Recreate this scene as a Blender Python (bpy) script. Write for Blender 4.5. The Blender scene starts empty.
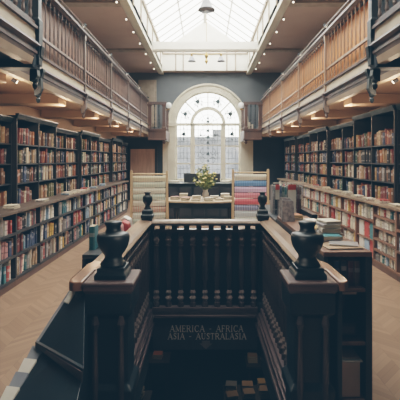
import bpy, math, random
from mathutils import Vector
random.seed(7)
scn = bpy.context.scene
col = scn.collection
PI = math.pi
EYE = 1.65

# ------------------------------------------------------------------ materials
def mat(name, c1, c2=None, rough=0.5, scale=6.0, stretch=(1, 1, 1), metal=0.0, bump=0.0, emit=None, spec=0.5):
    m = bpy.data.materials.new(name); m.use_nodes = True
    nt = m.node_tree; b = nt.nodes['Principled BSDF']
    b.inputs['Roughness'].default_value = rough
    b.inputs['Metallic'].default_value = metal
    b.inputs['Specular IOR Level'].default_value = spec
    c2 = c2 or tuple(x * 0.72 for x in c1)
    tc = nt.nodes.new('ShaderNodeTexCoord'); mp = nt.nodes.new('ShaderNodeMapping')
    mp.inputs['Scale'].default_value = stretch
    nz = nt.nodes.new('ShaderNodeTexNoise'); nz.inputs['Scale'].default_value = scale; nz.inputs['Detail'].default_value = 4
    rp = nt.nodes.new('ShaderNodeValToRGB')
    rp.color_ramp.elements[0].position = 0.32; rp.color_ramp.elements[1].position = 0.68
    rp.color_ramp.elements[0].color = (*c2, 1); rp.color_ramp.elements[1].color = (*c1, 1)
    nt.links.new(tc.outputs['Object'], mp.inputs['Vector']); nt.links.new(mp.outputs[0], nz.inputs['Vector'])
    nt.links.new(nz.outputs['Fac'], rp.inputs['Fac']); nt.links.new(rp.outputs['Color'], b.inputs['Base Color'])
    if bump:
        bp = nt.nodes.new('ShaderNodeBump'); bp.inputs['Strength'].default_value = bump; bp.inputs['Distance'].default_value = 0.01
        nt.links.new(nz.outputs['Fac'], bp.inputs['Height']); nt.links.new(bp.outputs[0], b.inputs['Normal'])
    if emit:
        b.inputs['Emission Color'].default_value = (*emit[0], 1); b.inputs['Emission Strength'].default_value = emit[1]
    return m

M = {}
M['dark'] = mat('dark_stained_wood', (.014, .023, .029), (.007, .012, .016), .34, 5, (1, 1, .2), bump=.1)
M['dark2'] = mat('dark_bookcase_wood', (.035, .036, .040), (.018, .020, .024), .5, 5, (.3, .3, 1))
M['darkback'] = mat('dark_bookcase_back', (.012, .016, .021), (.007, .010, .014), .8, 4)
M['brownshelf'] = mat('brown_shelf_wood', (.24, .12, .075), (.15, .075, .05), .5, 6, (.3, .3, 1))
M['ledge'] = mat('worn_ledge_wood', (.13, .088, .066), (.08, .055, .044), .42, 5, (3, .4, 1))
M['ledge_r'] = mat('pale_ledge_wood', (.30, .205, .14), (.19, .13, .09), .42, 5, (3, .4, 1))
M['rail'] = mat('worn_handrail_wood', (.33, .225, .155), (.19, .12, .08), .30, 5, (2, .5, 1))
M['shoulder'] = mat('polished_brown_shoulder', (.30, .16, .10), (.17, .085, .055), .22, 5)
M['plinth'] = mat('brown_skirting_wood', (.17, .095, .07), (.12, .07, .05), .5, 5)
M['cream'] = mat('cream_painted_fascia', (.68, .585, .46), (.58, .49, .38), .55, 4)
M['tan'] = mat('tan_painted_board', (.42, .31, .22), (.33, .24, .17), .55, 4)
M['mould'] = mat('mauve_brown_moulding', (.125, .082, .072), (.065, .045, .042), .45, 5)
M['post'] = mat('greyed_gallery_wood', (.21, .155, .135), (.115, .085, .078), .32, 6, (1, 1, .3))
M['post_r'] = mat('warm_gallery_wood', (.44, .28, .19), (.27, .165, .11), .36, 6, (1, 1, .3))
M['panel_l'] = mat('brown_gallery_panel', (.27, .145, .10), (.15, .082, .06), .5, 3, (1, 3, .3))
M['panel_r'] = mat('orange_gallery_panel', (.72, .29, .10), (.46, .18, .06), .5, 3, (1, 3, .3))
M['pier'] = mat('red_brown_pier_wood', (.12, .062, .045), (.07, .037, .03), .45, 5, (1, 1, .3))
M['pipe'] = mat('grey_conduit', (.30, .25, .23), rough=.4)
M['soffit'] = mat('warm_tan_soffit', (.50, .32, .215), (.42, .265, .175), .7, 1.2)
M['ceil'] = mat('brown_pink_ceiling', (.50, .375, .32), (.44, .325, .275), .8, 1.0)
M['white'] = mat('white_painted_wood', (.86, .84, .77), (.80, .78, .71), .5, 3)
M['casing'] = mat('ivory_window_casing', (.68, .64, .53), (.60, .56, .46), .45, 4)
M['bars'] = mat('glazing_bar_grey', (.72, .71, .67), rough=.5)
M['lead'] = mat('lead_came', (.05, .055, .06), rough=.5)
M['motif'] = mat('stained_glass_motif', (.10, .13, .14), (.04, .06, .07), .3)
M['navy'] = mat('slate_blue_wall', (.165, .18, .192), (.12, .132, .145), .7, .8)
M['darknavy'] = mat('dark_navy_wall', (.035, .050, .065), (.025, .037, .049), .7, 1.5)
M['door'] = mat('faded_brown_door', (.62, .42, .33), (.48, .32, .25), .55, 4, (3, 1, .4))
M['beigepanel'] = mat('beige_panel', (.40, .33, .26), rough=.6)
M['brass'] = mat('aged_brass', (.45, .30, .12), (.3, .19, .07), .35, 8, metal=.8)
M['lampglass'] = mat('frosted_grey_glass_shade', (.30, .31, .33), (.22, .23, .26), .25, 6)
M['baluster'] = mat('dark_polished_baluster', (.115, .078, .072), (.055, .044, .044), .18, 9, (1, 1, .4))
M['glintring'] = mat('baluster_ring_highlight', (.34, .26, .23), (.16, .12, .11), .2, 30)  # paler colour paints gloss highlights onto the turned rings
M['booklet'] = mat('grey_printed_wrap', (.42, .37, .36), (.16, .14, .15), .25, 28)
M['black'] = mat('black_metal', (.012, .014, .018), rough=.45)
M['lens'] = mat('lit_lamp_lens', (1, .95, .85), rough=.3, emit=((1, .88, .70), 3))
M['globe'] = mat('white_glass_globe', (.75, .75, .75), rough=.2, emit=((1, .97, .92), .25))
M['pine'] = mat('pale_pine', (.62, .45, .28), (.5, .35, .2), .5, 8, (1, 1, .3))
M['tabletop'] = mat('pale_table_top', (.50, .38, .27), (.38, .28, .19), .45, 4, (.5, 2, 1))
M['paper'] = mat('white_paper', (.74, .70, .62), (.62, .58, .5), .7, 12)
M['pages'] = mat('book_pages', (.55, .48, .36), (.42, .36, .27), .8, 30, (1, 8, 1))
M['leaf'] = mat('plant_leaf', (.24, .28, .09), (.09, .13, .05), .6, 12)
M['flower'] = mat('yellow_flower', (.80, .72, .36), (.68, .58, .22), .6, 9)
M['ceramic'] = mat('pale_ceramic', (.55, .5, .44), rough=.3)
M['carton'] = mat('tan_cardboard', (.88, .70, .56), (.78, .60, .47), .8, 5)
M['letter'] = mat('faded_gilt_lettering', (.80, .70, .60), (.66, .57, .48), .5, 20)
M['fasciadark'] = mat('dark_stair_fascia', (.040, .034, .036), (.028, .026, .029), .5, 5)
M['curb'] = mat('purplish_brown_curb', (.115, .072, .066), (.07, .045, .045), .35, 5)
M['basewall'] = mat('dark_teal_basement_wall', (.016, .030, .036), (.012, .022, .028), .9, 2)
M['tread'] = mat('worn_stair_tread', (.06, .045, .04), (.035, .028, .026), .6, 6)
M['brick'] = mat('distant_brick', (.055, .06, .075), (.04, .045, .06), .9, .7)

def stripe_mat(name, ca, cb, scale, axis='Z', rough=.5):
    m = bpy.data.materials.new(name); m.use_nodes = True
    nt = m.node_tree; b = nt.nodes['Principled BSDF']; b.inputs['Roughness'].default_value = rough
    tc = nt.nodes.new('ShaderNodeTexCoord'); w = nt.nodes.new('ShaderNodeTexWave')
    w.bands_direction = axis; w.inputs['Scale'].default_value = scale; w.inputs['Distortion'].default_value = 1.5
    rp = nt.nodes.new('ShaderNodeValToRGB'); rp.color_ramp.elements[0].color = (*ca, 1); rp.color_ramp.elements[1].color = (*cb, 1)
    nt.links.new(tc.outputs['Object'], w.inputs['Vector']); nt.links.new(w.outputs['Fac'], rp.inputs['Fac'])
    nt.links.new(rp.outputs['Color'], b.inputs['Base Color'])
    return m

def floor_mat():
    m = bpy.data.materials.new('herringbone_parquet'); m.use_nodes = True
    nt = m.node_tree; N = nt.nodes; L = nt.links; b = N['Principled BSDF']
    b.inputs['Roughness'].default_value = .42
    tc = N.new('ShaderNodeTexCoord'); sp = N.new('ShaderNodeSeparateXYZ'); L.new(tc.outputs['Object'], sp.inputs[0])
    def mth(op, a, c=None):
        n = N.new('ShaderNodeMath'); n.operation = op
        for i, v in enumerate((a, c)):
            if v is None: continue
            if isinstance(v, (int, float)): n.inputs[i].default_value = v
            else: L.new(v, n.inputs[i])
        return n.outputs[0]
    W, H = .22, .07
    colx = mth('DIVIDE', sp.outputs['X'], W)
    ci = mth('FLOOR', colx)
    fx = mth('FRACT', colx)
    par = mth('MULTIPLY', mth('FRACT', mth('MULTIPLY', ci, .5)), 2.0)      # 0 / 1
    sgn = mth('SUBTRACT', mth('MULTIPLY', par, 2.0), 1.0)
    off = mth('MULTIPLY', mth('MULTIPLY', fx, W), sgn)
    yy = mth('DIVIDE', mth('ADD', mth('ADD', sp.outputs['Y'], off), mth('MULTIPLY', par, W)), H)
    ri = mth('FLOOR', yy); fy = mth('FRACT', yy)
    cmb = N.new('ShaderNodeCombineXYZ'); L.new(ci, cmb.inputs[0]); L.new(ri, cmb.inputs[1])
    wn = N.new('ShaderNodeTexWhiteNoise'); wn.noise_dimensions = '2D'; L.new(cmb.outputs[0], wn.inputs['Vector'])
    rp = N.new('ShaderNodeValToRGB'); e = rp.color_ramp.elements
    e[0].color = (.235, .140, .09, 1); e[1].color = (.32, .20, .132, 1)
    L.new(wn.outputs['Value'], rp.inputs['Fac'])
    gap = mth('MINIMUM', mth('MULTIPLY', fy, 14), mth('MULTIPLY', fx, 40)); gap = mth('MINIMUM', gap, 1.0)
    gap = mth('ADD', mth('MULTIPLY', gap, .35), .65)
    nz = N.new('ShaderNodeTexNoise'); nz.inputs['Scale'].default_value = .8
    L.new(tc.outputs['Object'], nz.inputs['Vector'])
    wear = mth('ADD', mth('MULTIPLY', nz.outputs['Fac'], .5), .75)
    mx = N.new('ShaderNodeVectorMath'); mx.operation = 'SCALE'
    L.new(rp.outputs['Color'], mx.inputs[0]); L.new(mth('MULTIPLY', gap, wear), mx.inputs['Scale'])
    L.new(mx.outputs[0], b.inputs['Base Color'])
    return m
M['floor'] = floor_mat()

def glass_mat(name, tr, col3, trans=.75):
    m = bpy.data.materials.new(name); m.use_nodes = True
    nt = m.node_tree; N = nt.nodes; L = nt.links; N.remove(N['Principled BSDF'])
    out = N['Material Output']
    a = N.new('ShaderNodeBsdfTransparent'); a.inputs[0].default_value = (*tr, 1)
    d = N.new('ShaderNodeBsdfTranslucent'); d.inputs[0].default_value = (*col3, 1)
    g = N.new('ShaderNodeBsdfGlossy'); g.inputs['Roughness'].default_value = .1
    nz = N.new('ShaderNodeTexNoise'); nz.inputs['Scale'].default_value = 3
    tc = N.new('ShaderNodeTexCoord'); L.new(tc.outputs['Object'], nz.inputs['Vector'])
    mr = N.new('ShaderNodeMapRange'); mr.inputs['To Min'].default_value = 1 - trans - .05; mr.inputs['To Max'].default_value = 1 - trans + .05
    L.new(nz.outputs['Fac'], mr.inputs['Value'])
    mx = N.new('ShaderNodeMixShader'); L.new(mr.outputs[0], mx.inputs[0]); L.new(a.outputs[0], mx.inputs[1]); L.new(d.outputs[0], mx.inputs[2])
    m2 = N.new('ShaderNodeMixShader'); m2.inputs[0].default_value = .04
    L.new(mx.outputs[0], m2.inputs[1]); L.new(g.outputs[0], m2.inputs[2]); L.new(m2.outputs[0], out.inputs['Surface'])
    return m
M['glass'] = glass_mat('window_glass', (.90, .92, .91), (.9, .9, .86), .93)
M['skyglass'] = glass_mat('skylight_glass', (.95, .96, .95), (.9, .9, .88), .8)
M['acrylic'] = glass_mat('clear_acrylic', (.93, .94, .95), (.7, .7, .72), .93)

def book_mat(i, c):
    m = bpy.data.materials.new('book_cover_%s' % c[0].replace(' ', '_')); m.use_nodes = True
    nt = m.node_tree; N = nt.nodes; L = nt.links; b = N['Principled BSDF']; b.inputs['Roughness'].default_value = .5
    uv = N.new('ShaderNodeUVMap'); uv.uv_map = 'UVMap'
    sp = N.new('ShaderNodeSeparateXYZ'); L.new(uv.outputs[0], sp.inputs[0])
    rp = N.new('ShaderNodeValToRGB'); rp.color_ramp.interpolation = 'CONSTANT'
    base = c[1]; lum = sum(base) / 3
    alt = tuple(x * .62 for x in base) if lum > .5 else tuple(x * .4 for x in base) if lum > .3 else tuple(min(1, x * .5 + .33) for x in base)
    e = rp.color_ramp.elements
    alt = tuple(a * .55 + b_ * .45 for a, b_ in zip(alt, base)) if i % 2 else alt
    e[0].position = 0; e[0].color = (*base, 1); e[1].position = (.10, .14, .3)[i % 3]; e[1].color = (*(base if i % 3 == 0 else alt), 1)
    for p, cc in ((e[1].position + (.03, .05, .08)[i % 3], base), ((.55, .62, .7)[i % 3], alt), ((.72, .80, .84)[i % 3], base)):
        n = e.new(p); n.color = (*cc, 1)
    L.new(sp.outputs['Y'], rp.inputs['Fac']); L.new(rp.outputs['Color'], b.inputs['Base Color'])
    return m
BC = [('brown', (.17, .085, .05)), ('tan', (.38, .25, .15)), ('cream', (.62, .54, .41)), ('maroon', (.18, .035, .035)),
      ('charcoal', (.045, .05, .06)), ('olive', (.15, .14, .07)), ('terracotta', (.38, .14, .07)), ('grey', (.26, .25, .25)),
      ('white', (.74, .71, .65)), ('navy', (.04, .07, .15)), ('red', (.48, .07, .06)), ('mustard', (.58, .36, .08)),
      ('teal', (.05, .20, .23)), ('pale blue', (.30, .42, .55)), ('pink', (.58, .30, .30)), ('ivory', (.68, .63, .52)),
      ('dark green', (.04, .10, .07)), ('ochre', (.40, .26, .10))]
BM_ = [book_mat(i, c) for i, c in enumerate(BC)]
PAL_UP = [0, 0, 0, 0, 1, 1, 2, 3, 3, 4, 4, 4, 5, 6, 6, 7, 9, 17, 15, 16, 0, 3, 4, 9]
PAL_LOW_L = [8, 8, 15, 2, 7, 9, 10, 11, 12, 13, 4, 1, 14, 3, 8, 2, 0, 4, 9, 7]
PAL_LOW_R = [8, 8, 8, 8, 15, 15, 8, 15, 15, 2, 14, 8, 13, 10, 15, 11, 7, 8, 2, 12]

# ------------------------------------------------------------------ mesh builder
class MB:
    def __init__(s): s.v = []; s.f = []; s.m = []; s.uv = []
    def face(s, idx, mi=0, uv=None): s.f.append(tuple(idx)); s.m.append(mi); s.uv.append(uv)
    def box(s, x0, x1, y0, y1, z0, z1, mi=0, rx=0, c=None):
        b = len(s.v)
        x0, x1 = min(x0, x1), max(x0, x1); y0, y1 = min(y0, y1), max(y0, y1); z0, z1 = min(z0, z1), max(z0, z1)
        s.v += [(x0, y0, z0), (x1, y0, z0), (x1, y1, z0), (x0, y1, z0), (x0, y0, z1), (x1, y0, z1), (x1, y1, z1), (x0, y1, z1)]
        for q in ((3, 2, 1, 0), (4, 5, 6, 7), (0, 1, 5, 4), (1, 2, 6, 5), (2, 3, 7, 6), (3, 0, 4, 7)): s.face([b + k for k in q], mi)
        return s
    def hexa(s, p, mi=0):   # 8 points: bottom ring then top ring
        b = len(s.v); s.v += [tuple(q) for q in p]
        for q in ((3, 2, 1, 0), (4, 5, 6, 7), (0, 1, 5, 4), (1, 2, 6, 5), (2, 3, 7, 6), (3, 0, 4, 7)): s.face([b + k for k in q], mi)
        return s
    def lathe(s, prof, c=(0, 0, 0), seg=10, mi=0, square=False):   # prof: (r, z)
        b = len(s.v); n = 4 if square else seg; ph = PI / 4 if square else 0; k_ = math.sqrt(2) if square else 1
        for r, z in prof:
            for k in range(n):
                a = ph + 2 * PI * k / n; s.v.append((c[0] + r * k_ * math.cos(a), c[1] + r * k_ * math.sin(a), c[2] + z))
        for i in range(len(prof) - 1):
            for k in range(n):
                k2 = (k + 1) % n; s.face((b + i * n + k, b + i * n + k2, b + (i + 1) * n + k2, b + (i + 1) * n + k), mi)
        s.face([b + k for k in range(n)][::-1], mi); s.face([b + (len(prof) - 1) * n + k for k in range(n)], mi)
        return s
    def tube(s, p0, p1, r, seg=6, mi=0, r1=None):
        p0, p1 = Vector(p0), Vector(p1); d = (p1 - p0).normalized(); r1 = r if r1 is None else r1
        u = d.cross(Vector((0, 0, 1)));
        if u.length < 1e-3: u = Vector((1, 0, 0))
        u.normalize(); w = d.cross(u); b = len(s.v)
        for p, rr in ((p0, r), (p1, r1)):
            for k in range(seg):
                a = 2 * PI * k / seg; s.v.append(tuple(p + u * rr * math.cos(a) + w * rr * math.sin(a)))
        for k in range(seg):
            k2 = (k + 1) % seg; s.face((b + k, b + k2, b + seg + k2, b + seg + k), mi)
        s.face([b + k for k in range(seg)][::-1], mi); s.face([b + seg + k for k in range(seg)], mi)
        return s
    def prism(s, pts, ax, a0, a1, mi=0):   # polygon pts in the other two axes, extruded along ax
        b = len(s.v); n = len(pts)
        for a in (a0, a1):
            for p in pts:
                s.v.append({'x': (a, p[0], p[1]), 'y': (p[0], a, p[1]), 'z': (p[0], p[1], a)}[ax])
        for k in range(n):
            k2 = (k + 1) % n; s.face((b + k, b + k2, b + n + k2, b + n + k), mi)
        s.face([b + k for k in range(n)][::-1], mi); s.face([b + n + k for k in range(n)], mi)
        return s
    def build(s, name, mats, parent=None, org=(0, 0, 0), bevel=0, smooth=False):
        if not isinstance(mats, (list, tuple)): mats = [mats]
        if parent is not None and org == (0, 0, 0): org = gloc(parent)
        me = bpy.data.meshes.new(name)
        me.from_pydata([(x - org[0], y - org[1], z - org[2]) for x, y, z in s.v], [], s.f)
        for m in mats: me.materials.append(m)
        me.polygons.foreach_set('material_index', s.m)
        if any(u is not None for u in s.uv):
            ul = me.uv_layers.new(name='UVMap'); i = 0
            for f, u in zip(s.f, s.uv):
                for k in range(len(f)): ul.data[i].uv = u[k] if u else (0, .5); i += 1
        if smooth: me.polygons.foreach_set('use_smooth', [True] * len(s.f))
        me.update()
        import bmesh
        bm = bmesh.new(); bm.from_mesh(me); bmesh.ops.recalc_face_normals(bm, faces=bm.faces); bm.to_mesh(me); bm.free()
        o = bpy.data.objects.new(name, me); col.objects.link(o)
        if parent is not None: o.parent = parent
        else: o.location = org
        if bevel:
            md = o.modifiers.new('bevel', 'BEVEL'); md.width = bevel; md.segments = 2; md.limit_method = 'ANGLE'
        return o
def gloc(o):
    p = Vector((0, 0, 0))
    while o is not None: p += o.location; o = o.parent
    return tuple(p)
def B(*a): return MB().box(*a)
def tag(o, label=None, cat=None, group=None, kind=None):
    if label: o['label'] = label
    if cat: o['category'] = cat
    if group: o['group'] = group
    if kind: o['kind'] = kind
    return o
def empty(name, loc, label, cat, group=None):
    o = bpy.data.objects.new(name, None); col.objects.link(o); o.location = loc; o.empty_display_size = .1
    return tag(o, label, cat, group)
def struct(o): o['kind'] = 'structure'; return o
def dup(root, loc, label=None, rotz=None):
    r = root.copy(); col.objects.link(r); r.location = loc
    if rotz is not None: r.rotation_euler.z = rotz
    if label: r['label'] = label
    for ch in list(root.children):
        c = ch.copy(); col.objects.link(c); c.parent = r
        for g in list(ch.children):
            d = g.copy(); col.objects.link(d); d.parent = c
    return r
ORD = ['first', 'second', 'third', 'fourth', 'fifth', 'sixth', 'seventh', 'eighth', 'ninth', 'tenth', 'eleventh', 'twelfth',
       'thirteenth', 'fourteenth', 'fifteenth', 'sixteenth', 'seventeenth', 'eighteenth', 'nineteenth', 'twentieth',
       'twenty-first', 'twenty-second', 'twenty-third', 'twenty-fourth', 'twenty-fifth', 'twenty-sixth', 'twenty-seventh', 'twenty-eighth']

# ------------------------------------------------------------------ room shell
WX = 3.3; YW = 16.5; CZ = 5.25; YB = -1.5
HX = .62; HY0, HY1 = 1.1, 4.42
fl = MB()
fl.box(-WX, -HX, YB, YW, -.3, 0); fl.box(HX, WX, YB, YW, -.3, 0); fl.box(-HX, HX, YB, HY0, -.3, 0); fl.box(-HX, HX, HY1, YW, -.3, 0)
struct(fl.build('floor', M['floor']))
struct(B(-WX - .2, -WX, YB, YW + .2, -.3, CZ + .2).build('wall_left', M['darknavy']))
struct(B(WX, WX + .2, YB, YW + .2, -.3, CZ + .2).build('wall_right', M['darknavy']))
struct(B(-WX - .2, WX + .2, YB - .2, YB, -.3, CZ + .2).build('wall_near', M['darknavy']))
# far wall with an arched opening
WCX = .12; WR = 1.33; WZ0 = .80; WZS = 3.12
arc = [(WCX + WR * math.cos(a), WZS + WR * math.sin(a)) for a in [PI * k / 32 for k in range(33)]]
wf = MB()
def wallfar(mb, y0, y1, mi=0):
    ring = [(WX, WZ0), (WX, CZ + .2), (-WX, CZ + .2), (-WX, WZ0)]
    # side blocks, then wedge strips over the arch
    mb.box(-WX, WCX - WR, y0, y1, 0, WZS, mi); mb.box(WCX + WR, WX, y0, y1, 0, WZS, mi)
    mb.box(WCX - WR, WCX + WR, y0, y1, 0, WZ0, mi)
    top = CZ + .2
    mb.box(-WX, WCX - WR, y0, y1, WZS, top, mi); mb.box(WCX + WR, WX, y0, y1, WZS, top, mi)
    for k in range(32):
        (xa, za), (xb, zb) = arc[k], arc[k + 1]
        mb.hexa([(xb, y0, zb), (xa, y0, za), (xa, y1, za), (xb, y1, zb), (xb, y0, top), (xa, y0, top), (xa, y1, top), (xb, y1, top)], mi)
wallfar(wf, YW, YW + .3)
struct(wf.build('wall_far', M['navy']))
# dark dado on the far wall below the gallery
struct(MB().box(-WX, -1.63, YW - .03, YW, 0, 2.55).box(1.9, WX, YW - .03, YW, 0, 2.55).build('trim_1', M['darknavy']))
# ceiling at the sides of the roof lantern
SX = 1.72; SY0, SY1 = 2.0, 16.2
ce = MB()
ce.box(-WX, -SX, YB, YW, CZ, CZ + .2); ce.box(SX, WX, YB, YW, CZ, CZ + .2); ce.box(-SX, SX, YB, SY0, CZ, CZ + .2); ce.box(-SX, SX, SY1, YW, CZ, CZ + .2)
struct(ce.build('ceiling', M['ceil']))
for i, (sx) in enumerate((-1, 1)):
    t = MB()
    t.prism([(sx * (SX - .02), CZ + .02), (sx * (SX + .20), CZ - .003), (sx * (SX + .20), CZ - .05), (sx * (SX + .13), CZ - .08), (sx * (SX - .02), CZ - .10)], 'y', SY0, YW - .02)
    struct(t.build('trim_%d' % (2 + i), M['casing']))
    r = MB()
    for y in (5.0, 9.0, 12.9):
        r.box(sx * (SX + .2), sx * WX, y, y + .25, CZ - .06, CZ)
    struct(r.build('trim_%d' % (4 + i), M['beigepanel']))

# roof lantern = window_2
LZ1 = 6.05; RZ = 7.25
lw = MB()
for sx in (-1, 1): lw.box(sx * SX, sx * (SX + .12), SY0, SY1, CZ, LZ1)
for y in (SY0, SY1 - .12):
    lw.prism([(-SX, CZ), (SX, CZ), (SX, LZ1), (0, RZ), (-SX, LZ1)], 'y', y, y + .12)
lan = struct(lw.build('window_2', M['white']))
gb = MB()
for sx in (-1, 1):
    y = SY0 + .12
    while y < SY1:
        gb.tube((sx * SX, y, LZ1), (0, y, RZ), .028, 4); y += .62
gb.box(-.06, .06, SY0, SY1, RZ - .08, RZ + .05)
for sx in (-1, 1): gb.tube((sx * SX * .5, SY0, (LZ1 + RZ) / 2), (sx * SX * .5, SY1, (LZ1 + RZ) / 2), .03, 4)
gb.build('glazing_bar', M['bars'], lan)
gg = MB()
for sx in (-1, 1):
    b = len(gg.v); gg.v += [(sx * SX, SY0, LZ1), (sx * SX, SY1, LZ1), (0, SY1, RZ), (0, SY0, RZ)]; gg.face((b, b + 1, b + 2, b + 3))
gg.build('pane', M['skyglass'], lan)
cb = MB()
for y in (5.0, 12.9):
    cb.prism([(y, CZ + .22), (y + .22, CZ + .22), (y + .22, CZ - .02), (y + .17, CZ - .08), (y + .05, CZ - .08), (y, CZ - .02)], 'x', -SX, SX)
cb.build('cross_beam', M['white'], lan)
vb = MB()
for sx in (-1, 1):     # upright ventilator frames and bays on the lantern walls
    y = 2.6
    while y < 16:
        vb.box(sx * SX, sx * (SX - .03), y, y + .07, CZ + .08, LZ1); y += 1.15
    vb.box(sx * SX, sx * (SX - .05), SY0, SY1, LZ1 - .1, LZ1 + .02)
for x in (-1.2, -.9, .85, 1.2): vb.box(x, x + .05, SY1 - .15, SY1 - .1, CZ, LZ1)
vb.box(-SX, SX, SY1 - .16, SY1 - .1, LZ1 - .16, LZ1 - .1)
vb.build('lantern_frame', M['beigepanel'], lan)

# ------------------------------------------------------------------ arched window = window_1
YF = YW - .04
win = MB()
Ro = 1.66
def ring(mb, r0, r1, y0, y1, cx=WCX, cz=WZS, a0=0, a1=PI, n=36, mi=0):
    for k in range(n):
        a, b_ = a0 + (a1 - a0) * k / n, a0 + (a1 - a0) * (k + 1) / n
        P = lambda r, t, y: (cx + r * math.cos(t), y, cz + r * math.sin(t))
        mb.hexa([P(r0, a, y0), P(r1, a, y0), P(r1, a, y1), P(r0, a, y1), P(r0, b_, y0), P(r1, b_, y0), P(r1, b_, y1), P(r0, b_, y1)], mi)
ring(win, 1.33, 1.60, YW - .10, YW + .12); ring(win, 1.58, Ro, YW - .15, YW)
for sx in (-1, 1):
    win.box(WCX + sx * 1.33, WCX + sx * 1.66, YW - .10, YW + .12, .62, WZS)
    win.box(WCX + sx * 1.30, WCX + sx * 1.74, YW - .17, YW + .1, WZS - .09, WZS + .07)
    win.box(WCX + sx * 1.60, WCX + sx * 1.86, YW - .06, YW, .0, WZS)
win.box(WCX - 1.8, WCX + 1.8, YW - .22, YW + .12, .62, .80)
w1 = struct(win.build('window_1', M['casing'], bevel=.008))
fr = MB(); y0, y1 = YW + .0, YW + .09
fr.box(WCX - 1.33, WCX + 1.33, y0 - .04, y1, WZS - .06, WZS + .05)
ring(fr, .60, .73, y0 - .03, y1, n=24); ring(fr, 1.29, 1.34, y0, y1)
for sx in (-1, 1):
    fr.box(WCX + sx * .58, WCX + sx * .72, y0 - .04, y1, WZ0, WZS)
    fr.box(WCX + sx * 1.27, WCX + sx * 1.34, y0, y1, WZ0, WZS)
    fr.box(WCX + sx * .54, WCX + sx * .58, y0, y1, WZ0, WZS)
    for z in (2.22, 1.50): fr.box(WCX + sx * .72, WCX + sx * 1.28, y0, y1, z - .03, z + .03)
    a = PI / 2 - sx * PI / 4
    fr.tube((WCX + .72 * math.cos(a), y0 + .04, WZS + .72 * math.sin(a)), (WCX + 1.3 * math.cos(a), y0 + .04, WZS + 1.3 * math.sin(a)), .028, 4)
fr.box(WCX - .02, WCX + .02, y0, y1, WZS + .73, WZS + 1.3)
for z in (2.26, 1.48): fr.box(WCX - .56, WCX + .56, y0 + .02, y1, z - .018, z + .018)
fr.box(WCX - 1.33, WCX + 1.33, y0, y1, WZ0, WZ0 + .08)
fr.build('window_frame', M['casing'], w1)
ld = MB(); yl = YW + .06
def ll(x0, z0, x1, z1, r=.009): ld.tube((x0, yl, z0), (x1, yl, z1), r, 4)
for sx in (-1, 1):
    for dx in (.86, 1.0, 1.14): ll(WCX + sx * dx, WZ0, WCX + sx * dx, WZS)
    for z in (1.1, 1.3, 1.72, 1.95, 2.42, 2.9): ll(WCX + sx * .72, z, WCX + sx * 1.28, z)
    for r in (.9, 1.12):
        pass
for dx in (-.4, -.2, 0, .2, .4): ll(WCX + dx, WZ0, WCX + dx, WZS)
for z in (1.05, 1.25, 1.72, 1.95, 2.45, 2.65, 2.9): ll(WCX - .55, z, WCX + .55, z)
for r in (.92, 1.14, .4):
    n = 24
    for k in range(n):
        a, b_ = PI * k / n, PI * (k + 1) / n
        ll(WCX + r * math.cos(a), WZS + r * math.sin(a), WCX + r * math.cos(b_), WZS + r * math.sin(b_), .007)
for k in range(1, 12):
    a = PI * k / 12; ll(WCX + (.73 if k % 3 else .73) * math.cos(a), WZS + .73 * math.sin(a), WCX + 1.3 * math.cos(a), WZS + 1.3 * math.sin(a), .006)
for k in range(1, 6):
    a = PI * k / 6; ll(WCX, WZS, WCX + .6 * math.cos(a), WZS + .6 * math.sin(a), .007)
# curling scrolls in the central light
def scroll(cx, cz, r, a0, turn, n=12):
    p = None
    for k in range(n + 1):
        t = k / n; rr = r * (1 - .6 * t); a = a0 + turn * t
        q = (cx + rr * math.cos(a), cz + rr * math.sin(a))
        if p: ll(p[0], p[1], q[0], q[1], .011)
        p = q
for cz in (2.75, 1.98):
    for sx in (-1, 1):
        scroll(WCX + sx * .18, cz, .17, PI / 2, sx * -4.5); scroll(WCX + sx * .18, cz - .3, .15, -PI / 2, sx * 4.5)
        scroll(WCX + sx * .36, cz - .14, .1, 0, sx * 4)
ld.build('leading', M['lead'], w1)
mo = MB()
def petal(cx, cz, a, l, w):
    b = len(mo.v); ca, sa = math.cos(a), math.sin(a)
    pts = [(0, 0), (l * .45, w), (l, 0), (l * .45, -w)]
    for yy in (yl - .016, yl - .008):
        for px, pz in pts: mo.v.append((cx + px * ca - pz * sa, yy, cz + px * sa + pz * ca))
    for k in range(4): mo.face((b + k, b + (k + 1) % 4, b + 4 + (k + 1) % 4, b + 4 + k))
    mo.face((b, b + 1, b + 2, b + 3)); mo.face((b + 4, b + 5, b + 6, b + 7))
def bloom(cx, cz, s, n=6, ph=.3):
    for k in range(n): petal(cx, cz, ph + 2 * PI * k / n, s * (1 if k % 2 else .75), s * .26)
for a in (25, 66, 114, 155):
    r = 1.03; bloom(WCX + r * math.cos(math.radians(a)), WZS + r * math.sin(math.radians(a)), .15, 7)
    for da, rr in ((-9, .98), (9, .98), (0, 1.2), (-6, .86), (6, .86)):
        bloom(WCX + rr * math.cos(math.radians(a + da)), WZS + rr * math.sin(math.radians(a + da)), .07, 4)
for sx in (-1, 1):
    bloom(WCX + sx * 1.0, 2.72, .14, 6); bloom(WCX + sx * 1.0, 2.95, .07, 4); bloom(WCX + sx * 1.0, 2.5, .07, 4)
for z, s in ((3.24, .10), (3.38, .08), (2.86, .11), (2.6, .12), (2.36, .1), (1.9, .1), (1.62, .07), (2.15, .06)): bloom(WCX, z, s, 6)
for sx in (-1, 1):
    bloom(WCX + sx * .3, 2.68, .08, 5); bloom(WCX + sx * .22, 3.3, .05, 4)
mo.build('motif', M['motif'], w1)
pn = MB(); b = 0
poly = [(WCX + 1.33, WZ0)] + arc + [(WCX - 1.33, WZ0)]
pn.v = [(x, YW + .075, z) for x, z in poly]; pn.face(range(len(poly)))
pn.build('pane', M['glass'], w1)
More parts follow.
